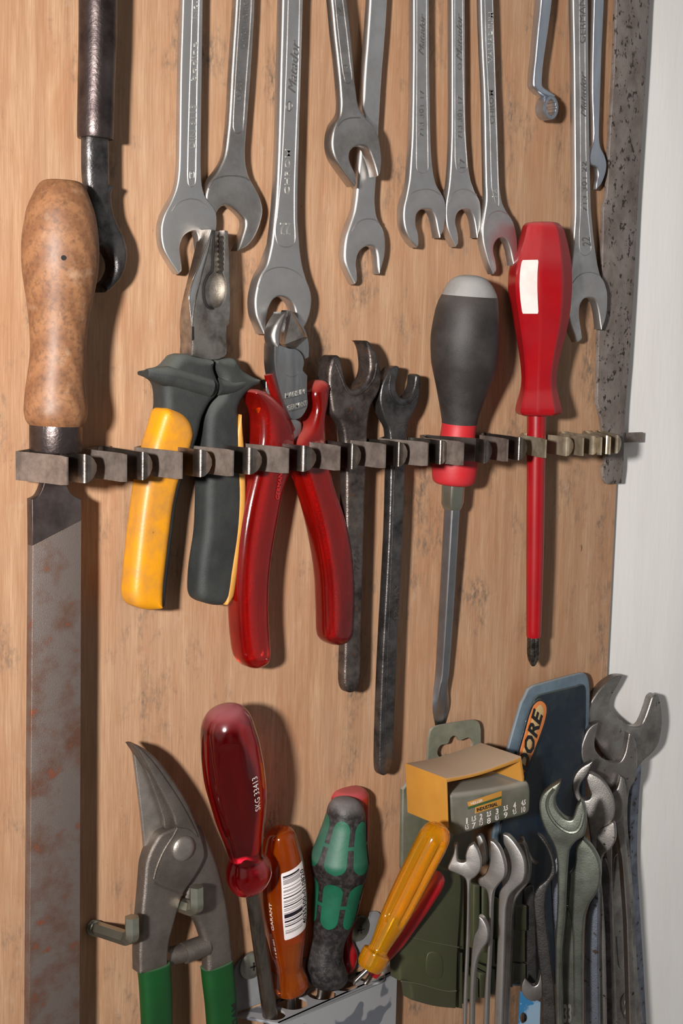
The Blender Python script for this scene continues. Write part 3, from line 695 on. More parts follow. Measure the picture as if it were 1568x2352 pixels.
# ---- diagonal cutters
root = thing('diagonal_cutters', P(660, 1530, 6), 'side cutters with translucent red grips, third tool held in the clip rack', 'pliers')
pl = FP(22)
body = zS([(298,740),(360,775),(430,800),(530,835),(610,840),(680,880),(730,950),(750,1020),(752,1090),(735,1150,1),(735,1185,1),(805,1262,1),(800,1450),(805,1600),(815,1700),(790,1800),(730,1900),(680,1945),(560,1965),(500,1860),(420,1660),(370,1500),(320,1300),(290,1100),(285,900)])
b_ = MB().slab(body, pl, 9.5, .5, segs=2); b_.line(zS([(450,1250),(540,1285),(620,1265),(655,1210)]), pl, .12)
b_.line(zS([(400,1640),(600,1600),(800,1520)]), pl, .2); b_.line(zS([(440,1740),(620,1700),(800,1640)]), pl, .2); b_.line(zS([(490,1840),(650,1800),(780,1750)]), pl, .2)
b_ = b_.build('body', M['cutter'], root)
stamp('MADE IN', pl, *zS([(450,1625),(760,1550),(450,1545)]), M['letter_hi'], b_, bold=.02)
stamp('GERMANY', pl, *zS([(495,1815),(800,1730),(480,1735)]), M['letter_hi'], b_, bold=.02)
lj = zS([(380,250,1),(340,262),(280,330),(215,440),(180,540),(165,640),(190,760),(240,830),(290,790),(300,720),(310,600),(340,450),(375,330)])
MB().pillow(lj, FP(18), 9, 2.5).build('jaw', M['satin_dark'], root)
MB().slab(zS([(380,250,1),(365,400),(350,560),(350,740,1),(300,740,1),(305,600),(330,430)]), FP(20.5), 6, .3).build('cutting_edge', M['cutter'], root)
rj = zS([(470,720,1),(560,820),(620,845),(690,885),(735,950),(756,1012,1),(828,975,1),(832,800),(815,680),(770,540),(690,400),(560,240),(530,225,1),(500,300),(450,560)])
r_ = MB().slab(rj, FP(18.5), 7.5, .5).build('jaw', M['cutter'], root)
mb = MB(); Pf = FP(18.6); T = FP(22.5)
A, B_, C_, D_, E_ = Pf.at(*zS([(500,235)])[0]), Pf.at(*zS([(805,655)])[0]), Pf.at(*zS([(600,845)])[0]), Pf.at(*zS([(390,760)])[0]), Pf.at(*zS([(560,250)])[0])
e1, e2 = T.at(*zS([(515,330)])[0]), T.at(*zS([(440,770)])[0]); e3 = T.at(*zS([(740,650)])[0])
e0 = T.at(*zS([(545,270)])[0])
for f in ((A,E_,e0),(A,e0,e2),(A,e2,D_),(e0,E_,B_,e3),(e0,e3,e2),(e3,B_,C_),(e2,e3,C_),(e2,C_,D_)):
    mb.quad(*f)
bmesh.ops.remove_doubles(mb.bm, verts=mb.bm.verts, dist=1e-6)
mb.build('jaw_facet', M['plier'], r_, sharp=20)
sl_ = [(564,900),(578,893),(604,901),(627,920),(646,943),(660,974),(664,997),(662,1046),(655,1080),(639,1131),(626,1198),(614,1269),(607,1337),(606,1416),(611,1495),(606,1520),(584,1533),(560,1528),(544,1507),(536,1455),(532,1376),(534,1297),(542,1218),(556,1139),(572,1072),(581,1020),(583,985),(581,951),(572,922)]
gl = MB().pillow(sl_, FP(14), 15, 5.5).build('grip', M['red_clear'], root)
sr_ = [(706,892),(719,876),(730,872),(740,876),(746,890),(742,920),(736,958),(738,1016),(748,1077),(758,1119),(778,1178),(794,1246),(801,1317),(802,1388),(798,1455),(782,1477),(754,1478),(737,1461),(734,1396),(730,1317),(716,1230),(699,1159),(680,1099),(668,1064),(664,1020),(680,1000),(697,977),(707,939),(703,910)]
gr = MB().pillow(sr_, FP(12), 14, 5).build('grip', M['red_clear'], root)
MB().tube([FP(16.5).at(*p) for p in smooth([(592,930),(618,975),(622,1020),(612,1080),(598,1150),(585,1220),(576,1300),(571,1380),(573,1460),(580,1508)], False)], 3.4, 12).build('glint_core', M['core'], gl)  # orange metal cores added inside the clear grips for glowing streaks
MB().tube([FP(14.5).at(*p) for p in smooth([(704,1066),(706,1085),(718,1130),(740,1200),(758,1280),(768,1360),(770,1420),(764,1462)], False)], 3.2, 12).build('glint_core', M['core'], gr)
MB().slab([(655,965),(690,968),(690,1000),(672,1070),(655,1060),(650,1010)], FP(14), 4, .5).build('handle_shank', M['cutter'], root)
MB().slab(zS([(150,1330),(200,1330),(300,1560),(290,1640),(200,1590),(150,1560)]), FP(17), 5, .4).build('jaw_heel', M['polish'], root)
MB().tube([FP(17).at(*p) for p in smooth([(617,860),(622,880),(634,915),(652,955),(668,990)], False)], 2.4, 10).build('inner_coating', M['red_clear'], root)
stamp('GERMANY', FP(22), (641,1148),(650,1078),(633,1146), M['red_soft'], gl, bold=.0)

# ---- the two blackened wrenches
ob1 = [(777,816),(784,824),(789,850),(798,882),(810,894),(827,888),(843,872),(851,845),(848,809),(842,788),(838,783,1),(848,784),(864,806),(876,850),(875,885),(867,908),(854,931),(848,958),(845,985),(844,1046),(840,1123),(837,1240),(832,1412),(829,1560),(823,1583),(808,1592),(797,1586),(792,1565),(794,1480),(796,1300),(797,1150),(796,1046),(790,985),(782,968),(767,950),(762,925),(757,890),(758,850),(766,820)]
def ex(mb, pl): mb.line([(770,835),(784,870),(797,898),(815,908),(838,895),(858,868),(864,835)], pl, .6)
o, pl = wrench(ob1, 17, 'blackened open-end wrench partly behind the red cutters, left of the dark pair', t=11, bev=1.6, mat_='black_steel', name='open_end_wrench', group='blackened wrenches in the clip rack', neck=950, flip=-1, ts=.6, extra=ex)
stamp('7681', pl, *zI([(190,470),(190,350),(165,470)]), M['dark_steel'], o)
ob2 = [(909,841),(917,842),(916,859),(911,878),(912,897),(921,912),(934,914),(946,903),(953,885),(956,862),(960,859),(965,862),(966,880),(965,905),(961,925),(952,948),(941,966),(937,985),(934,1035),(930,1123),(924,1270),(918,1380),(911,1546),(903,1747),(896,1772),(883,1782),(874,1774),(872,1750),(874,1650),(880,1500),(886,1390),(894,1234),(898,1100),(899,1035),(895,985),(886,965),(879,945),(874,920),(877,890),(888,862),(899,846)]
def ex(mb, pl): mb.line([(897,862),(893,885),(898,910),(915,928),(938,925),(955,905)], pl, .6); mb.line([(906,1050),(900,1250),(890,1500),(882,1750)], pl, .4)
o, pl = wrench(ob2, 15, 'slim dark open-end wrench, longest tool in the middle of the rack', t=7.5, bev=1.2, mat_='dark_steel', name='open_end_wrench', group='blackened wrenches in the clip rack', neck=960, flip=-1, ts=.8, extra=ex)
stamp('42CRV', pl, *zI([(390,740),(393,535),(365,740)]), M['black_steel'], o)

# ---- black and red screwdriver
root = thing('screwdriver', P(1007, 1685, 8), 'screwdriver with fat black handle, grey cap and red collar, hanging point down', 'screwdriver', 'screwdrivers in the clip rack')
pl = Plane(1045, 1010, 13, 0, -4)
rows = [(1068,632,1095),(1048,637,1113),(1032,648,1127),(1022,663,1136),(1014,680,1142),(1004,700,1144),(996,730,1146),(988,780,1147),(989,830,1142),(993,855,1136),(1001,893,1121),(1008,931,1107),(1012,955,1099),(1014,973,1095),(1012,990,1092),(1008,1010,1091),(1001,1035,1093),(993,1058,1097),(991,1084,1095),(993,1104,1090),(1000,1111,1083)]
L_ = Loft([((a+b)/2, y, (b-a)/2) for a, y, b in rows], pl)
ids = [i for i, d in enumerate(L_.D)]
ic = min(ids, key=lambda i: abs(L_.D[i][1]-680)); ir = min(ids, key=lambda i: abs(L_.D[i][1]-973))
L_.add(MB(), 0, ic+1).build('handle_cap', mat('grey_cap_plastic', (132,130,128), 0, .45, (104,102,100), 60, dust=(170,168,164), dustamt=.2), root)
L_.add(MB(), ic, ir+1).build('handle', M['black_rubber'], root)
L_.add(MB(), ir).build('collar', M['red_soft'], root)
Loft([(1041,1108,27,1),(1041,1114,28,1),(1039,1155,27,1),(1039,1168,22,1)], pl, poly=6, phase=R(50), seg=48).add(MB()).build('hex_bolster', M['zinc'], root)
Loft([(1038,1160,19.5,1),(1030,1300,19,1),(1023,1420,18.5),(1016,1530,17.5),(1012,1580,17.5),(1012,1620,19),(1011,1650,14),(1009,1686,5,1)], pl, k=lambda y: 1 if y < 1550 else max(.18, 1-(y-1550)/110), poly=6, phase=R(40), seg=48).add(MB()).build('hex_shaft', M['drvshaft'], root)

# ---- red insulated screwdriver
root = thing('screwdriver', P(1224, 1528, 8), 'all-red insulated screwdriver with worn white sticker, black cross tip', 'screwdriver', 'screwdrivers in the clip rack')
pl = Plane(1230, 800, 18)
rows = [(345,100,485),(300,106,530),(278,125,555),(268,150,574),(255,200,592),(240,250,604),(222,300,615),(186,400,632),(168,480,638),(163,540,640),(162,600,640),(172,700,635),(190,800,625),(208,900,609),(226,1000,585),(243,1100,558),(256,1200,538),(262,1300,524),(256,1380,527),(245,1430,538),(228,1490,552),(216,1545,564),(222,1572,562),(240,1586,545)]
L_ = Loft([((a+b)/2/3.3594+1120, y/3.3594+480, (b-a)/2/3.3594) for a, y, b in rows], pl, poly=8, phase=R(4), seg=64, n=3)
hd = L_.add(MB()).build('handle', M['red_solid'], root, sharp=30)
Loft([(1232,940,22,1),(1230,1100,21,1),(1228,1280,20,1),(1226,1400,18),(1225,1458,17,1),(1225,1463,16,1)], pl).add(MB()).build('insulated_shaft', M['red_solid'], root)
Loft([(1224,1460,14,1),(1224,1500,14.5,1),(1224,1515,12,1),(1224,1527,6,1),(1224,1530,3,1)], pl, flute=2, fdep=.45, phase=R(20)).add(MB()).build('cross_tip', M['phillips'], root)
L_.patch('white_sticker', M['white_label'], hd, 598, 720, -86, -51, rr=.05, lift=.3, nu=10, nv=24)

# ================================================================== the clip rack
zt, zb = P(192, 1040, 30).z, P(192, 1106, 30).z
zc = (zt+zb)/2; hh = (zt-zb)/2*1000
def X(px, h, z=None): 
    p = P(px, 1050 - (px-190)*0.085, h); return p.x
def pt(px, h): return Vector((X(px, h), -h*.001, zc))
def clip(parent, pl0, pl1, hk0, hk1, bright=False, hs=1.0, hmax=42, h0=12):
    hL = hh*hs
    ms, mh = (M['clip_nickel'], M['clip_nickel']) if bright else (M['clip'], M['clip_hi'])
    c = bpy.data.objects.new('spring_clip', None); col.objects.link(c); c.parent = parent
    fold, tip = pt(pl0, h0), pt(pl1, hmax)
    base = Vector((fold.x+.012, -.002, zc))
    s = [(base.lerp(fold, i/4), hL) for i in range(4)]
    for i in range(9):
        t = i/8; p = fold.lerp(tip, t); p.x += .0006*math.sin(t*math.pi); s.append((p, hL*(1 if i < 8 else .94)))
    MB().strip(s, .9).build('spring_arm', ms, c)
    # right arm, its flared rounded lip curling away
    w = .003
    wpx = hk1-hk0
    q0 = pt(hk0, hmax-16)
    k_ = (X(hk0+10, hmax-16)-q0.x)/10                       # metres across per pixel
    q1 = pt(hk0+wpx*.5, hmax-6); q1.x = min(q1.x, q0.x+.0022)
    q2 = pt(hk0+wpx*.66, hmax-4.2); q3 = pt(hk1, hmax-8)
    b2 = Vector((base.x+w, -.0025, zc))
    s = [(b2.lerp(q0, i/5), hL) for i in range(5)]
    for i in range(13):
        t = i/12
        p = q0*(1-t)**3 + q1*3*t*(1-t)**2 + (q2+(q2-q3)*.25)*3*t*t*(1-t) + q3*t**3
        r = 1.0 if t < .55 else math.sqrt(max(.02, 1-((t-.55)/.46)**2))
        s.append((p, hL*r))
    MB().strip(s, .9).build('spring_arm', mh, c)
    MB().strip([(Vector((base.x, -.0022, zc)), hL), (Vector((base.x+w+.003, -.0022, zc)), hL)], 1).build('clip_base', ms, c)
rack = thing('spring_clip_rack', Vector((X(60, 0), 0, zb)), 'row of dark spring steel clips on a rail across the board', 'tool rack')
x0, x1 = X(46, 1), X(1477, 1)
MB().box((x0, -.0016, zc-.003), (x1, 0, zc+.003)).build('rail', M['clip'], rack)
for a in [(38,155,160,220),(195,290,300,348),(310,418,430,485),(430,536,540,600),(555,663,665,725),(690,781,785,828),(790,886,893,935),(872,984,990,1030),(977,1066,1095,1130),(1098,1168,1172,1211)]:
    clip(rack, *a, **(dict(hmax=48, h0=19) if a[0] == 977 else {}))
rack2 = thing('spring_clip_rack', Vector((X(1228, 0), 0, zb)), 'nickel-bright spring clips at the right end of the rail, gripping the red screwdriver shaft', 'tool rack')
for a in [(1196,1256,1284,1318),(1284,1342,1346,1378),(1340,1384,1386,1402),(1370,1404,1407,1428)]:
    clip(rack2, *a, bright=True, hs=.86)
# ================================================================== lower left: tin snips on threaded hooks
root = thing('tin_snips', P(450, 2440, 18), 'tin snips with green dipped handles hanging on two bent hooks', 'snips')
pm = FP(22)
blade = zJ([(395,362,1),(410,480),(430,640),(455,850),(475,1050),(485,1190,1),(530,1110),(590,1010),(625,950),(612,880),(560,720),(490,540),(430,420)])
MB().slab(blade, FP(17), 2.5, .5).build('blade', M['snip_blade'], root)
back_h = zJ([(840,900),(900,1000),(960,1140),(1000,1270),(1030,1400),(1058,1580),(1078,1780),(1092,1960,1),(905,1970,1),(900,1850),(878,1730),(850,1650),(825,1600),(770,1530),(740,1450),(760,1300),(800,1000)])
MB().pillow(back_h, FP(15), 8, 2.5).build('handle', M['snip'], root)
main = zJ([(397,355,1),(430,350),(500,390),(560,440),(630,520),(720,645),(800,780),(858,920),(900,1040),(916,1130),(905,1180),(870,1250),(820,1330),(770,1400),(742,1460),(715,1550),(680,1680),(656,1780),(648,1900),(648,1990,1),(445,1995,1),(443,1850),(450,1680),(468,1480),(480,1340),(490,1220),(515,1130),(560,1040),(605,985),(705,940,1),(680,850),(630,740),(560,620),(480,490),(425,400)])
mj = MB().slab(main, FP(23), 8.5, 1.6, segs=4)
mj.line(zJ([(708,945),(680,1000),(640,1060),(600,1130),(560,1230),(540,1310)]), FP(23), .55); mj.line(zJ([(540,1335),(600,1365),(680,1400),(745,1425)]), FP(23), .5)
mj = mj.build('jaw', M['snip'], root)
MB().slab(zJ([(430,365),(520,440),(640,600),(750,770),(830,920),(860,1010),(800,960),(710,940),(680,850),(600,690),(500,500)]), FP(23.9), 3, 1.0).build('jaw_bevel', M['snip'], mj)
MB().slab(zJ([(420,400),(500,500),(600,680),(690,850),(705,940),(625,950),(612,880),(560,720),(490,540)]), FP(20.5), 3, .5).build('edge_bevel', M['snip'], mj)
pc = P(752/3.128+180, 1088/3.128+1600, 23.3)
MB().disc(pc, Vector((0,-1,0)), [(6.1,-1),(6.1,.8),(5.6,1.4),(4,2.1),(2,2.5),(.1,2.6)], 40).build('pivot_rivet', M['snip_blade'], root)
lb = MB(); lb.tube([FP(14).at(*p) for p in zJ([(625,1875),(700,1855),(760,1840)])], 4.6, 10); lb.tube([FP(15).at(*p) for p in zJ([(755,1845),(820,1818),(915,1785)])], 5.4, 10)
lb.build('stop_bar', M['snip'], root)
for nm, rows, h, lbl in (('grip', [(428,1930,648),(430,1945,657),(438,2020,662),(448,2180,668),(455,2352,670),(462,2620,676)], 19, None), ('grip', [(880,1918,1100),(884,1930,1107),(893,2020,1115),(912,2180,1128),(925,2352,1140),(945,2620,1160)], 15, 1)):
    Lg = Loft([((a+b)/2/3.128+180, y/3.128+1600, (b-a)/2/3.128) for a, y, b in rows], FP(h), k=.62, expo=2.8)
    g = Lg.add(MB()).build(nm, M['green_grip'], root)
    if lbl: Lg.text('MADE IN', 'printed_lettering', M['ink'], g, 2305, 2400, 42, 12, lift=.25, bold=.02)
def hook(foot, elbow, tip, h, lab):
    r = thing('threaded_hook', P(*foot, 0), lab, 'hook', 'bent hooks holding the tin snips')
    a = P(*foot, 0); b = P(*elbow, h); c = P(*tip, h)
    b.x = (a.x+b.x)/2*0+b.x
    path = [a + (b-a)*t for t in (.0,.3,.6,.86)]
    path += [b + (a-b)*.08 + (c-b)*.06, b + (c-b)*.2, b+(c-b)*.6, c]
    MB().tube(smooth3(path), 3.5, 6).build('rod', M['zinc'], r)
    m = MB()
    for k in range(3): m.disc(a+(b-a)*(.03+.035*k), (b-a), [(3.4,-.3),(3.9,0),(3.4,.3)], 16)
    m.build('thread', M['zinc'], r)
def smooth3(p, n=5):
    out = []
    for i in range(len(p)-1):
        p0 = p[max(i-1,0)]; p1 = p[i]; p2 = p[i+1]; p3 = p[min(i+2,len(p)-1)]
        for j in range(n):
            t = j/n
            out.append(p1*(2*t**3-3*t*t+1)+(p2-p0)*.5*(t**3-2*t*t+t)+p2*(-2*t**3+3*t*t)+(p3-p1)*.5*(t**3-t*t))
    out.append(p[-1]); return out
hook((213,2130),(303,2159),(303,2106),31, 'bent hook sticking out of the board left of the tin snips')
hook((360,2058),(451,2092),(451,2036),31, 'bent hook between the handles of the tin snips')

# ================================================================== grey bracket with screwdrivers
zs = P(541, 2328, 0).z
def onz(px, py, z):
    d = ray(px, py); t = (z-CAM.z)/d.z; return CAM+d*t
fl_, fr_ = onz(640, 2350, zs), onz(912, 2228, zs)
yf = (fl_.y+fr_.y)/2; xl_b, xl_f = onz(541, 2328, zs).x, fl_.x
xr_f = fr_.x; 
br = thing('screwdriver_bracket', Vector(((xl_b+xr_f)/2, 0, zs-.03)), 'grey painted metal bracket holding upright screwdrivers', 'tool holder')
holes = []
def hole(px, py, r, zz=None):
    p = onz(px, py, zs); holes.append((p.x, p.y, r))
h1 = onz(629, 2330, zs); h2 = onz(672, 2303, zs); h3 = onz(739, 2281, zs); h4 = onz(765, 2265, zs); h5 = onz(812, 2258, zs)
cu = bpy.data.curves.new('shelf', 'CURVE'); cu.dimensions = '2D'; cu.fill_mode = 'BOTH'; cu.extrude = .0007
def spl(pts):
    s = cu.splines.new('POLY'); s.points.add(len(pts)-1)
    for q, (x, y) in zip(s.points, pts): q.co = (x, y, 0, 1)
    s.use_cyclic_u = True
xlb = xl_b-.002
spl([(xlb, 0), (fl_.x, fl_.y), (fr_.x, fr_.y), (fr_.x+.004, 0)])
print('SHELF', fl_, fr_, xlb)
def circ(c, r): spl([(c.x+r*math.cos(a*math.pi/14), c.y+r*math.sin(a*math.pi/14)) for a in range(28)])
for c, r in ((h1,.0062),(h2,.0080),(h3,.0080),(onz(790,2262,zs),.0075),(onz(850,2240,zs),.0085)): circ(c, r)
ob = bpy.data.objects.new('shelf', cu); col.objects.link(ob); bpy.context.view_layer.update()
me = bpy.data.meshes.new_from_object(ob.evaluated_get(bpy.context.evaluated_depsgraph_get())); bpy.data.objects.remove(ob)
me.materials.clear(); me.materials.append(M['grey_metal'])
ob = bpy.data.objects.new('perforated_shelf', me); col.objects.link(ob); me.transform(Matrix.Translation(Vector((0,0,zs-.0007))-Vector(br.location))); ob.parent = br
mbf = MB(); dn = Vector((0,0,-.045)); ak = Vector((0,.0012,0))
for q_ in ((fl_, fr_, fr_+dn, fl_+dn), (fl_+ak, fr_+ak, fr_+ak+dn, fl_+ak+dn), (fl_, fl_+ak, fr_+ak, fr_), (fr_, fr_+ak, fr_+ak+dn, fr_+dn), (fl_, fl_+ak, fl_+ak+dn, fl_+dn), (fl_+dn, fr_+dn, fr_+ak+dn, fl_+ak+dn)): mbf.quad(*q_)
bmesh.ops.remove_doubles(mbf.bm, verts=mbf.bm.verts, dist=1e-6)
mbf.build('front_plate', M['grey_metal'], br)
bk = [(531,2330,1),(531,2250),(545,2215),(566,2196),(590,2196),(612,2215),(640,2235),(840,2120),(850,2095,1),(870,2095),(880,2120),(880,2200,1)]
MB().slab(bk, FP(1.6), 1.4, .3).build('back_plate', M['grey_paint'], br)
for (px, py) in ((576,2216),(822,2132)):
    p = P(px, py, 1.7)
    sc = MB().disc(p, Vector((0,-1,0)), [(7.4,-.2),(7.4,.8),(6.4,1.5),(4.5,2.2),(1,2.6),(.1,2.6)], 32).build('screw', M['zinc'], br)
    m = MB(); q = p+Vector((0,-.0027,0)); m.box(q-Vector((.0022,.0002,.0004)), q+Vector((.0022,.0004,.0004))); m.box(q-Vector((.0004,.0002,.0022)), q+Vector((.0004,.0004,.0022))); m.build('screw_slot', M['black_hole'], sc)

def ax(p0, p1, rows, n=None):
    """stations along a sighted axis: rows (t, half width)"""
    return [(p0[0]+(p1[0]-p0[0])*r[0], p0[1]+(p1[1]-p0[1])*r[0], r[1])+tuple(r[2:]) for r in rows]
G = 'screwdrivers standing in the grey bracket'
hS = -yf*1000
def fromrows(rows, z, tilt=1.0):
    q = z([((r[0]+r[2])/2, r[1]) for r in rows]); s = 3.128 if z is zJ else 2.9037
    return [(c[0], c[1], (r[2]-r[0])/2/s*tilt)+tuple(r[3:]) for c, r in zip(q, rows)]
# big crimson
def hof(p): return -p.y*1000
root = thing('screwdriver', onz(629, 2330, zs), 'screwdriver with large transparent crimson handle, tallest in the grey bracket', 'screwdriver', G)
pl = Plane(629, 2330, hof(h1), 0, -7)
rows = [(1040,73,1110),(980,85,1165),(930,110,1200),(900,145,1232),(880,190,1255),(872,250,1276),(873,320,1300),(876,400,1318),(884,480,1334),(895,560,1346),(910,630,1353),(930,700,1356),(952,775,1355),(977,860,1350),(1002,930,1344),(1030,1000,1337),(1052,1060,1332),(1068,1110,1328),(1080,1150,1335),(1072,1180,1360),(1060,1220,1385),(1057,1265,1393),(1064,1305,1385),(1085,1350,1360),(1120,1388,1310),(1170,1408,1270)]
L_ = Loft(fromrows(rows, zJ, .99), pl, flute=3, fdep=.10, frange=(1680, 1960), phase=R(35), seg=72)
hd = L_.add(MB()).build('handle', M['red_deep'], root)
L_.text('SKG 33413', 'engraved_lettering', M['white_ink'], hd, 1840, 1762, 14, 1, lift=.2, bold=.0)
sh = Loft(fromrows([(1196,1390,1298,1),(1320,2275,1430,1),(1360,2560,1470,1)], zJ), pl).add(MB()).build('shaft', M['oldshaft'], root)
# orange with barcode
root = thing('screwdriver', onz(672, 2303, zs), 'screwdriver with clear orange handle carrying a white barcode sticker', 'screwdriver', G)
pl = Plane(668, 2250, hof(h2), 0, -4)
rows = [(310,357,410),(280,368,436),(262,390,455),(250,430,472),(240,480,489),(230,540,506),(223,600,519),(217,680,532),(215,760,538),(218,830,541),(226,900,541),(238,960,538),(252,1020,533),(268,1080,527),(285,1150,519),(304,1220,511),(318,1270,508),(322,1310,520),(320,1350,538),(318,1390,548),(320,1425,536),(332,1450,500),(360,1465,470)]
L_ = Loft(fromrows(rows, zK, .99), pl, seg=64)
hd = L_.add(MB()).build('handle', M['amber'], root)
Loft(fromrows([(397,1100,455,1),(398,1460,460,1),(396,1545,462,1),(420,1900,480,1)], zK), pl).add(MB()).build('shaft', M['drvshaft'], root)
L_.patch('barcode_sticker', M['barcode'], hd, 1975, 2128, -39, 33, rr=.02, lift=.25, nu=16, nv=40, skew=-12)
L_.text('4035300-010820', 'printed_digits', M['ink'], hd, 2108, 1985, 29, 14, lift=.45, bold=.008)
L_.text('GARANT', 'printed_lettering', M['white_ink'], hd, 2112, 2048, -64, -71, lift=.2)
L_.text('1 x 80 mm', 'size_marking', M['white_ink'], hd, 2180, 2135, -70, -80, lift=.2, bold=.01)
# green and black
root = thing('screwdriver', onz(739, 2281, zs), 'screwdriver with scuffed black handle and green inlays', 'screwdriver', G)
pl = Plane(738, 2270, hof(h3), 0, -4)
rows = [(755,156,835),(715,168,875),(690,190,900),(673,220,920),(663,260,930),(650,310,934),(632,360,935),(613,410,936),(594,460,939),(574,510,944),(556,555,950),(553,600,952),(562,645,945),(574,690,928),(577,740,912),(574,800,896),(569,860,881),(566,920,866),(566,980,848),(568,1030,826),(572,1080,802),(563,1130,788),(548,1190,780),(534,1240,784),(524,1290,800),(524,1335,811),(545,1372,800),(580,1400,765),(620,1412,720)]
L_ = Loft(fromrows(rows, zK, .985), pl, seg=72)
hd = L_.add(MB()).build('handle', M['black_plastic'], root)
for y0, y1, c0 in ((1870, 1985, -48), (2008, 2115, -52)):
    for k in range(-1, 3):
        c = c0+60*k
        L_.patch('green_inlay', M['green_inlay'], hd, y0+k*3, y1+k*2, c-23, c+23, rr=.2, lift=.3, nu=12, nv=30)
        L_.patch('green_bridge', M['green_inlay'], hd, (y0+y1)/2-4, (y0+y1)/2+4, c+22, c+38, rr=0, lift=.28, nu=4, nv=3)
Loft(fromrows([(610,1380,675,1),(603,1470,655,1),(590,1490,645,1),(560,1800,600,1)], zK), pl).add(MB()).build('shaft', M['oldshaft'], root)
# small red behind
root = thing('screwdriver', onz(768, 2262, zs), 'screwdriver with dusty red handle mostly hidden behind the green and black one', 'screwdriver', G)
pl = Plane(768, 2250, hof(h4)-3)
rows = [(770,88,860),(720,96,915),(692,120,942),(684,150,952),(684,220,952),(686,320,952),(690,430,950),(696,540,945),(705,640,935),(716,740,918),(728,840,897),(742,940,870),(754,1020,848),(760,1080,838),(758,1130,850),(755,1180,870),(757,1230,872),(764,1280,858),(775,1310,840)]
Loft(fromrows(rows, zK), pl, seg=48).add(MB()).build('handle', M['red_solid'], root)
Loft(fromrows([(790,1290,830,1),(720,1445,760,1),(690,1700,730,1)], zK), pl).add(MB()).build('shaft', M['oldshaft'], root)
# yellow tilted
p0, p1 = zK([(1432,325)])[0], zK([(948,1290)])[0]
root = thing('screwdriver', onz(812, 2258, zs), 'screwdriver with fluted clear yellow handle leaning to the right', 'screwdriver', G)
a0, a1 = P(*p0, hS+4), P(*p1, hS-8)
class Ax:  # plane holding the leaning axis
    def __init__(s, h0, pA, h1_, pB):
        a, b = P(*pA, h0), P(*pB, h1_); s.o = a; s.x_ = (b-a).normalized()
        side = Vector((1,0,0)); s.n = s.x_.cross(side - s.x_*side.dot(s.x_)).normalized()
        if s.n.y > 0: s.n.negate()
        s.x = Vector((0,0,1)).cross(s.n).normalized(); s.y = s.n.cross(s.x)
    at = Plane.at
pl = Ax(62, p0, 50, p1)
s_ = [(0,8),(.012,20),(.035,29),(.075,35),(.13,37),(.3,36.5),(.5,35),(.62,33),(.70,30.5),(.78,26),(.84,23),(.875,24),(.885,31),(.90,33),(.965,32.5),(.985,30),(1.0,27)]
L_ = Loft(ax(p0, p1, s_), pl, flute=5, fdep=.26, frange=(p0[1]+28, 2118), seg=96, phase=R(10))
L_.add(MB()).build('handle', M['yellow_clear'], root)
pe = zK([(846,1398)])[0]; Loft([(p1[0]+60,p1[1]-118,7,1),(p1[0],p1[1],7,1),(pe[0]+6,pe[1]-10,6,1),(pe[0],pe[1],2,1)], pl).add(MB()).build('shaft', M['polish'], root)
# red slim
q0, q1 = zK([(1428,650)])[0], zK([(965,1335)])[0]
root = thing('screwdriver', onz(850, 2240, zs), 'slim screwdriver with smooth solid red handle leaning behind the yellow one', 'screwdriver', G)
pl = Ax(46, q0, 34, q1)
L_ = Loft(ax(q0, q1, [(0,5),(.015,14),(.05,21),(.12,25),(.3,26),(.5,25),(.65,24),(.76,20),(.84,16),(.9,16),(.97,17),(1,15)]), pl)
L_.add(MB()).build('handle', M['red_solid'], root)
qe = (q1[0]-14, q1[1]+20)
Loft([(q1[0],q1[1],6,1),(qe[0],qe[1],6,1)], pl).add(MB()).build('shaft', M['oldshaft'], root)

# ================================================================== drill index boxes and blue pouch
def curve_plate(name, outer, inners, pl, t, m, parent=None, bev=.2, lift=0):
    cu = bpy.data.curves.new('c', 'CURVE'); cu.dimensions = '2D'; cu.fill_mode = 'BOTH'; cu.extrude = t*.0005; 
    for pts in [outer]+inners:
        w = [pl.at(*p[:2]) for p in smooth(pts)]
        s = cu.splines.new('POLY'); s.points.add(len(w)-1)
        for q, p in zip(s.points, w): q.co = ((p-pl.o).dot(pl.x), (p-pl.o).dot(pl.y), 0, 1)
        s.use_cyclic_u = True
    ob = bpy.data.objects.new('c', cu); col.objects.link(ob); bpy.context.view_layer.update()
    me = bpy.data.meshes.new_from_object(ob.evaluated_get(bpy.context.evaluated_depsgraph_get())); bpy.data.objects.remove(ob)
    mx = Matrix((pl.x, pl.y, pl.n)).transposed().to_4x4()
    mx.translation = pl.o - pl.n*(t*.0005) + pl.n*lift*.001
    me.transform(mx); me.name = name
    mb = MB(); mb.bm.from_mesh(me); bpy.data.meshes.remove(me)
    return mb.build(name, m, parent)
root = thing('drill_index_box', P(1060, 1900, 3), 'olive drill index with ochre housing, numbered front and a hanging tab', 'drill box')
tab = zL([(205,900,1),(195,600),(200,420),(215,365),(250,345),(430,315),(465,325),(478,370),(475,600),(475,900,1)])
slot = zL([(245,480),(262,450),(300,440),(315,410),(335,398),(355,410),(362,425),(410,408),(430,418),(438,440),(425,468),(385,480),(365,500),(350,520),(330,527),(312,515),(300,502),(265,515),(248,505)])
curve_plate('hanging_tab', tab, [slot], FP(6), 1.6, M['card'], root)
hg = MB().slab(zL([(60,690,1),(100,640,1),(430,560,1),(430,1200,1),(95,1240,1),(55,1110,1)]), FP(7.5), 3, .8).build('back_plate', M['olive_dusty'], root)
pl = Plane(1025, 1830, 45)
house = zT([(458,430,1),(800,365),(1100,265),(1310,185,1),(1345,415,1),(1340,470,1),(1320,470,1),(1290,245,1),(1050,330),(780,415),(480,478,1),(498,985,1),(480,1000,1)])
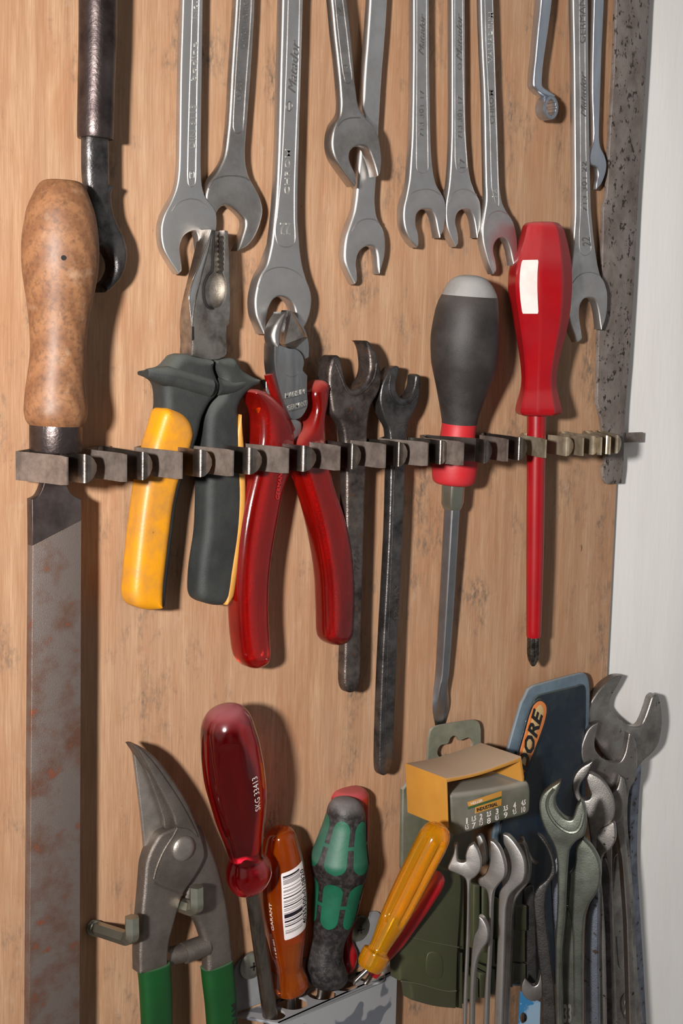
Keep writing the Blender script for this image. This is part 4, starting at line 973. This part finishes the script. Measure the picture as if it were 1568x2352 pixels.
MB().slab(house, pl, 33, .7, segs=2).build('housing', M['ochre'], root)
MB().slab(zT([(470,440,1),(800,372,1),(1310,190,1),(1330,800,1),(490,980,1)]), Plane(1025,1830,14), 3, .3).build('housing_back', M['ochre'], root)
drum = zT([(502,660),(515,620),(560,605),(900,560),(1200,505),(1370,462),(1405,480),(1425,550),(1425,700),(1415,800),(1380,845),(1100,920),(900,985),(620,1085),(590,1075),(520,950),(500,800)])
pd = Plane(1060, 1850, 42)
dr = MB().slab(drum, pd, 22, 3, segs=5).build('numbered_drum', M['olive_dusty'], root)
MB().slab(zT([(705,700,1),(1090,570,1),(1085,735,1),(790,828,1),(795,755,1),(720,758,1)]), pd, .6, .1, lift=.3).build('maker_plate', M['ochre_flat'], dr)
MB().slab(zT([(712,752,1),(1085,632,1),(1085,658,1),(712,780,1)]), pd, .6, .05, lift=.45).build('green_stripe', M['green_print'], dr)
stamp('HELLER', pd, *zT([(742,730),(875,688),(738,702)]), M['white_ink'], dr, lift=.4, bold=.02)
stamp('INDUSTRIAL', pd, *zT([(808,808),(1040,735),(804,768)]), M['ink'], dr, lift=.4, bold=.02)
nums = [('1','6,5'),('1,5','7'),('2','7,5'),('2,5','8'),('3','8,5'),('3,5','9'),('4','9,5'),('4,5','10')]
xs = [(695,870),(775,848),(855,822),(943,795),(1035,762),(1132,730),(1232,695),(1332,668)]
for (a, b), (x, y) in zip(nums, xs):
    wd = {1: 9, 3: 24}[len(a)] if a[0] == '1' or len(a) > 1 else 15
    stamp(a, pd, *zT([(x-wd,y+72+wd*.3),(x+wd,y+72-wd*.3),(x-wd,y+5+wd*.3)]), M['white_ink'], dr, name='number', lift=.35, bold=.03)
    stamp(b, pd, *zT([(x-22,y+150),(x+20,y+138),(x-22,y+85)]), M['white_ink'], dr, name='number', lift=.35, bold=.01)
# lower olive case with bit slots
root = thing('bit_case', P(1010, 2300, 10), 'olive plastic case with upright slots, behind the small wrenches', 'drill box')
pl = Plane(1000, 2100, 38)
cv = zM([(272,338),(350,352),(372,375),(378,420),(370,600),(358,800),(352,1010),(348,1098,1),(230,1085),(110,1052,1),(95,960),(45,948,1),(40,850),(40,700),(120,500),(200,330,1),(262,325,1)])
c_ = MB().slab(cv, pl, 9, 1.5, segs=3); c_.line(zM([(50,948),(150,965),(280,1000),(345,1000)]), pl, .5); c_.line(zM([(60,700),(200,735),(360,765)]), pl, .35)
c_ = c_.build('cover', M['olive'], root)
mb = MB(); mb.slab(zM([(195,800),(265,810),(268,925),(192,915)]), pl, .8, .3, lift=.5); mb.build('raised_catch', M['olive'], c_)
for i, (xa, xb, ya, yb, hh_) in enumerate([(358,392,375,780,34),(355,385,790,1100,33),(440,478,425,780,30),(488,525,440,800,28),(432,470,930,1060,30),(470,515,900,1045,28),(525,560,880,1025,26),(530,560,720,870,26),(625,655,870,985,24),(632,664,680,850,24),(662,730,535,680,27),(650,722,665,850,26),(655,725,850,960,25)]):
    MB().slab(zM([(xa,ya,1),(xb,ya+8,1),(xb,yb,1),(xa,yb-6,1)]), Plane(1080,2150,hh_), 14, 1.4, segs=3).build('slot_rib', M['olive'], root)
MB().slab(zM([(360,420,1),(730,560,1),(720,940,1),(360,1080,1)]), Plane(1080,2150,14), 6, 1).build('case_base', M['olive'], root)
# blue pouch
root = thing('plastic_wallet', P(1200, 1950, 3), 'dark blue plastic tool wallet with an orange oval, leaning behind the wrenches', 'wallet')
pl = FP(9)
out = zL([(735,150),(760,130),(900,90),(1020,60),(1050,70),(1064,110),(1068,200),(1050,600),(1020,1000),(960,1750,1),(500,1750,1),(540,1000),(620,500),(700,220)])
MB().slab(out, pl, 2.5, .9).build('rim', M['blue_rim'], root)
inn = zL([(770,200),(790,180),(1000,130),(1035,125),(1045,160),(1040,400),(1010,900),(930,1740,1),(530,1740,1),(585,900),(690,480),(740,290)])
iw = MB().slab(inn, FP(10.2), 2, .7).build('window_panel', M['navy'], root)
pill = lambda d: zL([(800-0,212-d),(828+d,232),(832+d,275),(810+d,360),(765+d,480),(718+d,590),(695,625+d),(672-d,600),(680-d,530),(715-d,400),(745-d,290),(768-d,235)])
MB().slab(pill(14), FP(10.9), 1, .3).build('badge_rim', M['navy'], root)
MB().slab(pill(0), FP(11.4), .6, .1).build('badge', M['orange_print'], root)
MB().slab(zL([(798,232),(815,250),(812,290),(760,430),(708,575),(690,600),(686,560),(730,410),(772,262)]), FP(11.6), .4, .1).build('badge_centre', M['tan_print'], root)
stamp('GEDORE', FP(11.8), *zL([(700,760),(808,295),(640,700)][0:0] or [(690,742),(812,292),(640,700)]), M['ink'], iw, lift=.2, bold=.03)

# ================================================================== bundle of wrenches lower right (edge-on, faces turned to the left)
G2 = 'open-end wrenches crowded at the lower right'
def bw(pts, h, label, at, tw=62, t=6, bev=.9, m='bundle', extra=None):
    return wrench(pts, h, label, t=t, bev=bev, mat_=m, name='open_end_wrench', group=G2, at=at, twist=tw, extra=extra)
r1 = zR([(855,142,1),(810,150),(740,200),(680,275),(640,350),(633,420),(650,490),(700,580),(760,650),(800,720),(815,800),(820,900),(825,1100),(815,1300),(790,1500),(775,1650),(775,2000),(800,2600,1),(1010,2600,1),(990,2352),(960,2100),(940,1800),(925,1500),(905,1250),(890,1050),(900,880),(935,760),(985,690),(1040,640),(1080,585),(1098,520),(1108,430),(1100,330),(1085,270),(1068,262,1),(1045,280),(1025,340),(1000,410),(975,455),(940,468),(890,455),(820,400),(780,350),(775,320),(790,270),(830,200)])
def ex(mb, pl):
    mb.line(zR([(790,1480),(800,1300),(830,1270),(860,1300),(870,1500),(880,1800),(880,1970),(855,2000),(830,1980),(815,1800)]), pl, .5)
    mb.line(zR([(845,2200),(870,2160),(900,2180),(915,2260),(900,2320),(870,2310),(850,2260)]), pl, .7, True)
o, pl = bw(r1, 10, 'very large open-end wrench with the widest jaw, overlapping the white wall', (1450,1680), tw=8, t=7, bev=1.3, extra=ex)
stamp('24', pl, *zR([(862,2290),(905,2290),(862,2200)]), M['letter_hi'], o, bold=.03)
r1b = zR([(930,760),(975,700),(962,900),(950,1250),(960,1500),(990,2000),(1020,2600,1),(960,2600,1),(930,1900),(905,1400),(900,1000)])
bw(r1b, 4, 'blue-grey wrench shank showing right behind the very large wrench', (1450,2000), tw=0, t=3, m='bundle_blue')
r2 = zR([(705,440,1),(670,455),(635,490),(610,545),(595,600),(600,680),(640,740),(700,790),(760,840),(800,900),(810,1000),(815,1100),(850,1300),(880,1700),(905,2600,1),(960,2600,1),(925,1900),(905,1500),(885,1250),(868,1080),(878,930),(905,860),(935,800),(948,730),(950,650),(940,570),(915,510),(895,510,1),(885,570),(870,640),(840,690),(790,695),(740,675),(700,640),(680,600),(682,540)])
bw(r2, 18, 'open-end wrench with a darker jaw, directly below the widest jaw', (1400,1760), tw=22, t=6)
r3b = zR([(840,780,1),(865,800),(880,880),(880,980),(850,1050),(800,1095),(790,1300),(800,1700),(830,2600,1),(770,2600,1),(755,1800),(745,1300),(740,1000),(780,900),(820,860)])
bw(r3b, 24, 'wrench showing only a thin bright crescent jaw tip, middle of the bundle', (1410,1860), tw=35, t=5)
r3 = zR([(665,690),(640,700),(590,730),(550,780),(535,850),(560,930),(620,1000),(640,1100),(660,1250),(680,1400),(700,1900),(715,2600,1),(760,2600,1),(745,1800),(725,1500),(705,1330),(700,1200),(730,1130),(780,1080),(803,1030),(805,950),(780,880),(730,810),(670,770),(640,765,1),(625,800),(640,860),(655,900),(640,930),(600,930),(580,880),(590,830),(630,770)])
bw(r3, 34, 'wrench with a rounded grey head and dark hooked jaw, right of the chamfered one', (1370,1880), tw=45, t=7)
r3c = zR([(690,1140),(760,1090),(800,1080),(808,1180),(780,1240),(725,1290),(712,1400),(712,2600,1),(672,2600,1),(670,1500),(680,1300)])
bw(r3c, 37, 'wrench shank with a rounded shoulder just below the rounded grey head', (1380,1950), tw=60, t=5)
r4b = zR([(400,1380),(430,1300),(470,1260),(500,1350),(490,1700),(470,1900),(440,2080,1),(425,1900),(405,1600)])
bw(r4b, 40, 'blue-grey wrench shank glimpsed below the chamfered jaw', (1280,2050), tw=48, t=4, m='bundle_blue')
r4 = zR([(465,812,1),(430,830),(385,860),(345,900),(325,960),(335,1050),(365,1130),(400,1190),(425,1250),(440,1350),(440,1600),(425,1900),(440,2600,1),(480,2600,1),(462,2200),(470,1900),(490,1700),(505,1400),(520,1250),(560,1195),(605,1165),(625,1110),(625,1020),(612,960),(590,940,1),(565,970),(545,1030),(528,1058),(490,1050),(450,1010),(430,970),(430,920),(450,870)])
def ex(mb, pl):
    mb.line(zR([(420,860),(385,910),(375,970),(400,1040),(450,1100),(510,1135),(560,1130),(590,1090),(605,1020)]), pl, 1.0)
bw(r4, 62, 'grey open-end wrench with a chamfered jaw, frontmost high head of the bundle', (1290,1860), tw=50, t=7, bev=1.3, m='bundle_green', extra=ex)
r5 = zR([(605,1180,1),(570,1200),(550,1240),(555,1310),(540,1370),(515,1400,1),(510,1500),(500,1600),(480,1800),(455,2100),(450,2600,1),(600,2600,1),(602,2300),(600,1900),(612,1680),(640,1600),(690,1520),(712,1450),(715,1380),(700,1310),(660,1240)])
def ex(mb, pl): mb.line(zR([(505,1600),(530,1660),(545,1800),(548,2300)]), pl, .6); mb.line(zR([(500,1640),(480,1850),(462,2300)]), pl, .4)
o, pl = bw(r5, 56, 'greenish grey open-end wrench with a smooth hook head, marked 33', (1340,2000), tw=55, t=7, bev=1.2, m='bundle_green', extra=ex)
stamp('33', pl, *zR([(480,2345),(530,2345),(480,2225)]), M['letter_hi'], o, bold=.03)
r5b = zR([(700,1500),(700,1900),(712,2600,1),(615,2600,1),(610,2000),(622,1680),(650,1580)])
bw(r5b, 42, 'pitted blue-grey wrench shank beside the wrench marked 33', (1360,2100), tw=55, t=5, m='bundle_blue')
r6 = zR([(315,1150,1),(350,1170),(400,1250),(425,1330),(430,1400),(400,1450),(375,1500),(365,1560),(370,1700),(395,1900),(420,2100),(440,2600,1),(345,2600,1),(340,2100),(315,1900),(300,1700),(290,1560),(315,1490),(370,1440),(400,1380),(395,1310),(365,1230),(330,1180)])
bw(r6, 52, 'dark wrench with a thin brown-sided jaw, left of the chamfered wrench', (1250,1960), tw=48, t=6, m='dark_steel')
r7 = zR([(200,1165,1),(225,1170),(240,1210),(262,1270),(290,1320),(325,1330,1),(300,1345),(262,1330),(225,1290),(205,1230)])
bw(r7, 30, 'small bright jaw tip between the thin crescents and the dark wrench', (1210,1950), tw=50, t=4)
bw(zR([(225,1500),(290,1480),(300,1700),(310,2100),(330,2600,1),(215,2600,1),(225,2000)]), 22, 'dark shank added to fill the shaded gap behind the thin brown-sided jaw', (1210,2150), tw=40, t=4, m='dark_steel')  # added to darken the gap where the shaded wallet would show
bw(zR([(700,1350),(745,1300),(775,1400),(780,1700),(790,2100),(800,2600,1),(712,2600,1),(705,1900)]), 26, 'dark wrench shank in shadow left of the broadest shank', (1385,2150), tw=40, t=4, m='dark_steel')
def small(pts, h, label, at, tw=64, t=4.5, m='satin_dark'): return bw(pts, h, label, at, tw=tw, t=t, bev=.7, m=m)
s4 = zM([(590,250),(700,200),(735,300),(742,360),(730,420),(690,470),(660,520),(645,600),(640,750),(625,1000),(612,1420,1),(585,1420,1),(600,900),(600,600)])
small(s4, 46, 'thin wrench tucked right behind the tallest bright crescent jaw', (1190,2050))
s3 = zM([(595,155,1),(625,165),(665,210),(705,280),(716,350),(705,410),(665,450),(630,490),(612,560),(606,750),(598,1000),(585,1420,1),(540,1420,1),(555,1000),(567,700),(572,520),(580,460),(625,400),(638,330),(625,260),(600,210)])
small(s3, 52, 'small wrench with the tallest bright crescent jaw, below the drill index', (1160,2000))
s2 = zM([(525,190,1),(545,195),(580,240),(606,320),(605,385),(570,430),(545,470),(536,540),(532,700),(520,950),(505,1420,1),(475,1420,1),(500,950),(515,700),(518,520),(505,455),(472,435),(460,400),(500,370),(525,300)])
small(s2, 56, 'small wrench with a bright crescent jaw, second from the yellow screwdriver', (1130,2000))
s8 = zM([(450,170,1),(470,160),(485,180),(500,230),(505,300),(490,330),(470,300),(465,230)])
small(s8, 42, 'short grey jaw tip peeping above the two smallest wrenches', (1100,1950))
s1 = zM([(332,210,1),(350,208,1),(354,300),(372,308),(395,302),(395,270),(412,225),(440,207,1),(462,240),(480,300),(476,350),(450,385),(425,405),(418,470),(415,700),(405,1000),(395,1420,1),(375,1420,1),(385,1000),(398,700),(402,450),(392,395),(350,370),(300,345),(315,300),(330,260)])
small(s1, 60, 'smallest open wrench, nearest the yellow screwdriver tip', (1070,2000), tw=50)
s5 = zM([(465,598,1),(485,610),(508,650),(518,700),(510,740),(485,775),(462,820),(448,880),(438,1000),(430,1420,1),(405,1420,1),(420,900),(428,780),(440,700),(460,660)])
small(s5, 61, 'short wrench whose pale hook head sits halfway down the olive case', (1098,2150))
s7 = zM([(800,900,1),(820,915),(830,960),(825,1010),(790,1050),(745,1055),(705,1020),(700,970),(715,930,1),(735,955),(760,975),(780,970),(792,945)])
small(s7, 40, 'small upturned open jaw above the blue card at the bottom edge', (1225,2270), tw=35)
crd = thing('blue_card', P(1210, 2400, 30), 'blue and white card with a round hole at the bottom edge', 'card')
curve_plate('card_sheet', zM([(690,1000,1),(800,1060,1),(790,1420,1),(670,1420,1)]), [zM([(680+10,1140),(705,1115),(728,1135),(725,1165),(700,1175)])], Plane(1215,2320,36,25), .8, mat('blue_white_card', (120,144,164), 0, .5, (44,104,146), 60, contrast=(.5,.54)), crd)

# ================================================================== light, camera, world
def area(name, loc, tgt, e, size, color=(1,1,1)):
    l = bpy.data.lights.new(name, 'AREA'); l.energy = e; l.size = size; l.color = color; l.shape = 'DISK'; l.spread = R(110)
    o = bpy.data.objects.new(name, l); col.objects.link(o); o.location = loc
    o.rotation_euler = (Vector(tgt)-Vector(loc)).to_track_quat('-Z', 'Y').to_euler(); return o
area('flash', CAM - rt0*.23 + up0*.03 - fwd*.22, ORG + Vector((-.02, 0, .10)), 6.4, .06, (1,.965,.93))
w = bpy.data.worlds.new('World'); bpy.context.scene.world = w; w.use_nodes = True
nt = w.node_tree; bg = nt.nodes['Background']
tc = nt.nodes.new('ShaderNodeTexCoord')
def wlobe(d, lo, hi, c):
    v = nt.nodes.new('ShaderNodeVectorMath'); v.operation = 'DOT_PRODUCT'; v.inputs[1].default_value = Vector(d).normalized()
    nt.links.new(tc.outputs['Generated'], v.inputs[0])
    m = nt.nodes.new('ShaderNodeMapRange'); m.interpolation_type = 'SMOOTHSTEP'; m.inputs[1].default_value = lo; m.inputs[2].default_value = hi
    nt.links.new(v.outputs['Value'], m.inputs[0])
    x = nt.nodes.new('ShaderNodeMix'); x.data_type = 'RGBA'; nt.links.new(m.outputs[0], x.inputs[0]); x.inputs[6].default_value = (0,0,0,1); x.inputs[7].default_value = c
    return x.outputs[2]
def wadd(a, b):
    x = nt.nodes.new('ShaderNodeMix'); x.data_type = 'RGBA'; x.blend_type = 'ADD'; x.inputs[0].default_value = 1
    nt.links.new(a, x.inputs[6]); nt.links.new(b, x.inputs[7]) if hasattr(b, 'links') else setattr(x.inputs[7], 'default_value', b); return x.outputs[2]
nz = nt.nodes.new('ShaderNodeTexNoise'); nz.inputs['Scale'].default_value = 2.6; nz.inputs['Detail'].default_value = 3; nt.links.new(tc.outputs['Generated'], nz.inputs['Vector'])
cr = nt.nodes.new('ShaderNodeValToRGB'); cr.color_ramp.elements[0].position = .4; cr.color_ramp.elements[0].color = (.03,.026,.024,1); cr.color_ramp.elements[1].position = .62; cr.color_ramp.elements[1].color = (.15,.145,.14,1)
nt.links.new(nz.outputs[0], cr.inputs[0])
c = wadd(wlobe((.70,-.70,.02), .72, .96, (.27,.265,.26,1)), cr.outputs[0])      # pale workshop side, a glow added for the wrench faces to reflect
c = wadd(c, wlobe((.62,-.60,.50), .86, .98, (.10,.13,.17,1)))                    # cooler light high up
c = wadd(c, wlobe((-.9,-.35,.1), .86, .97, (.40,.38,.36,1)))                     # bright lobe added to the world colour, from the left
nt.links.new(c, bg.inputs[0])
bg.inputs[1].default_value = .95
cam = bpy.data.cameras.new('camera'); co = bpy.data.objects.new('camera', cam); col.objects.link(co)
cam.sensor_fit = 'VERTICAL'; cam.sensor_height = 36; cam.sensor_width = 24; cam.lens = F/2352*36; cam.clip_start = .01
mx = Matrix((rt, up, -fwd)).transposed().to_4x4(); mx.translation = CAM; co.matrix_world = mx
bpy.context.scene.camera = co
bpy.context.scene.view_settings.view_transform = 'Standard'
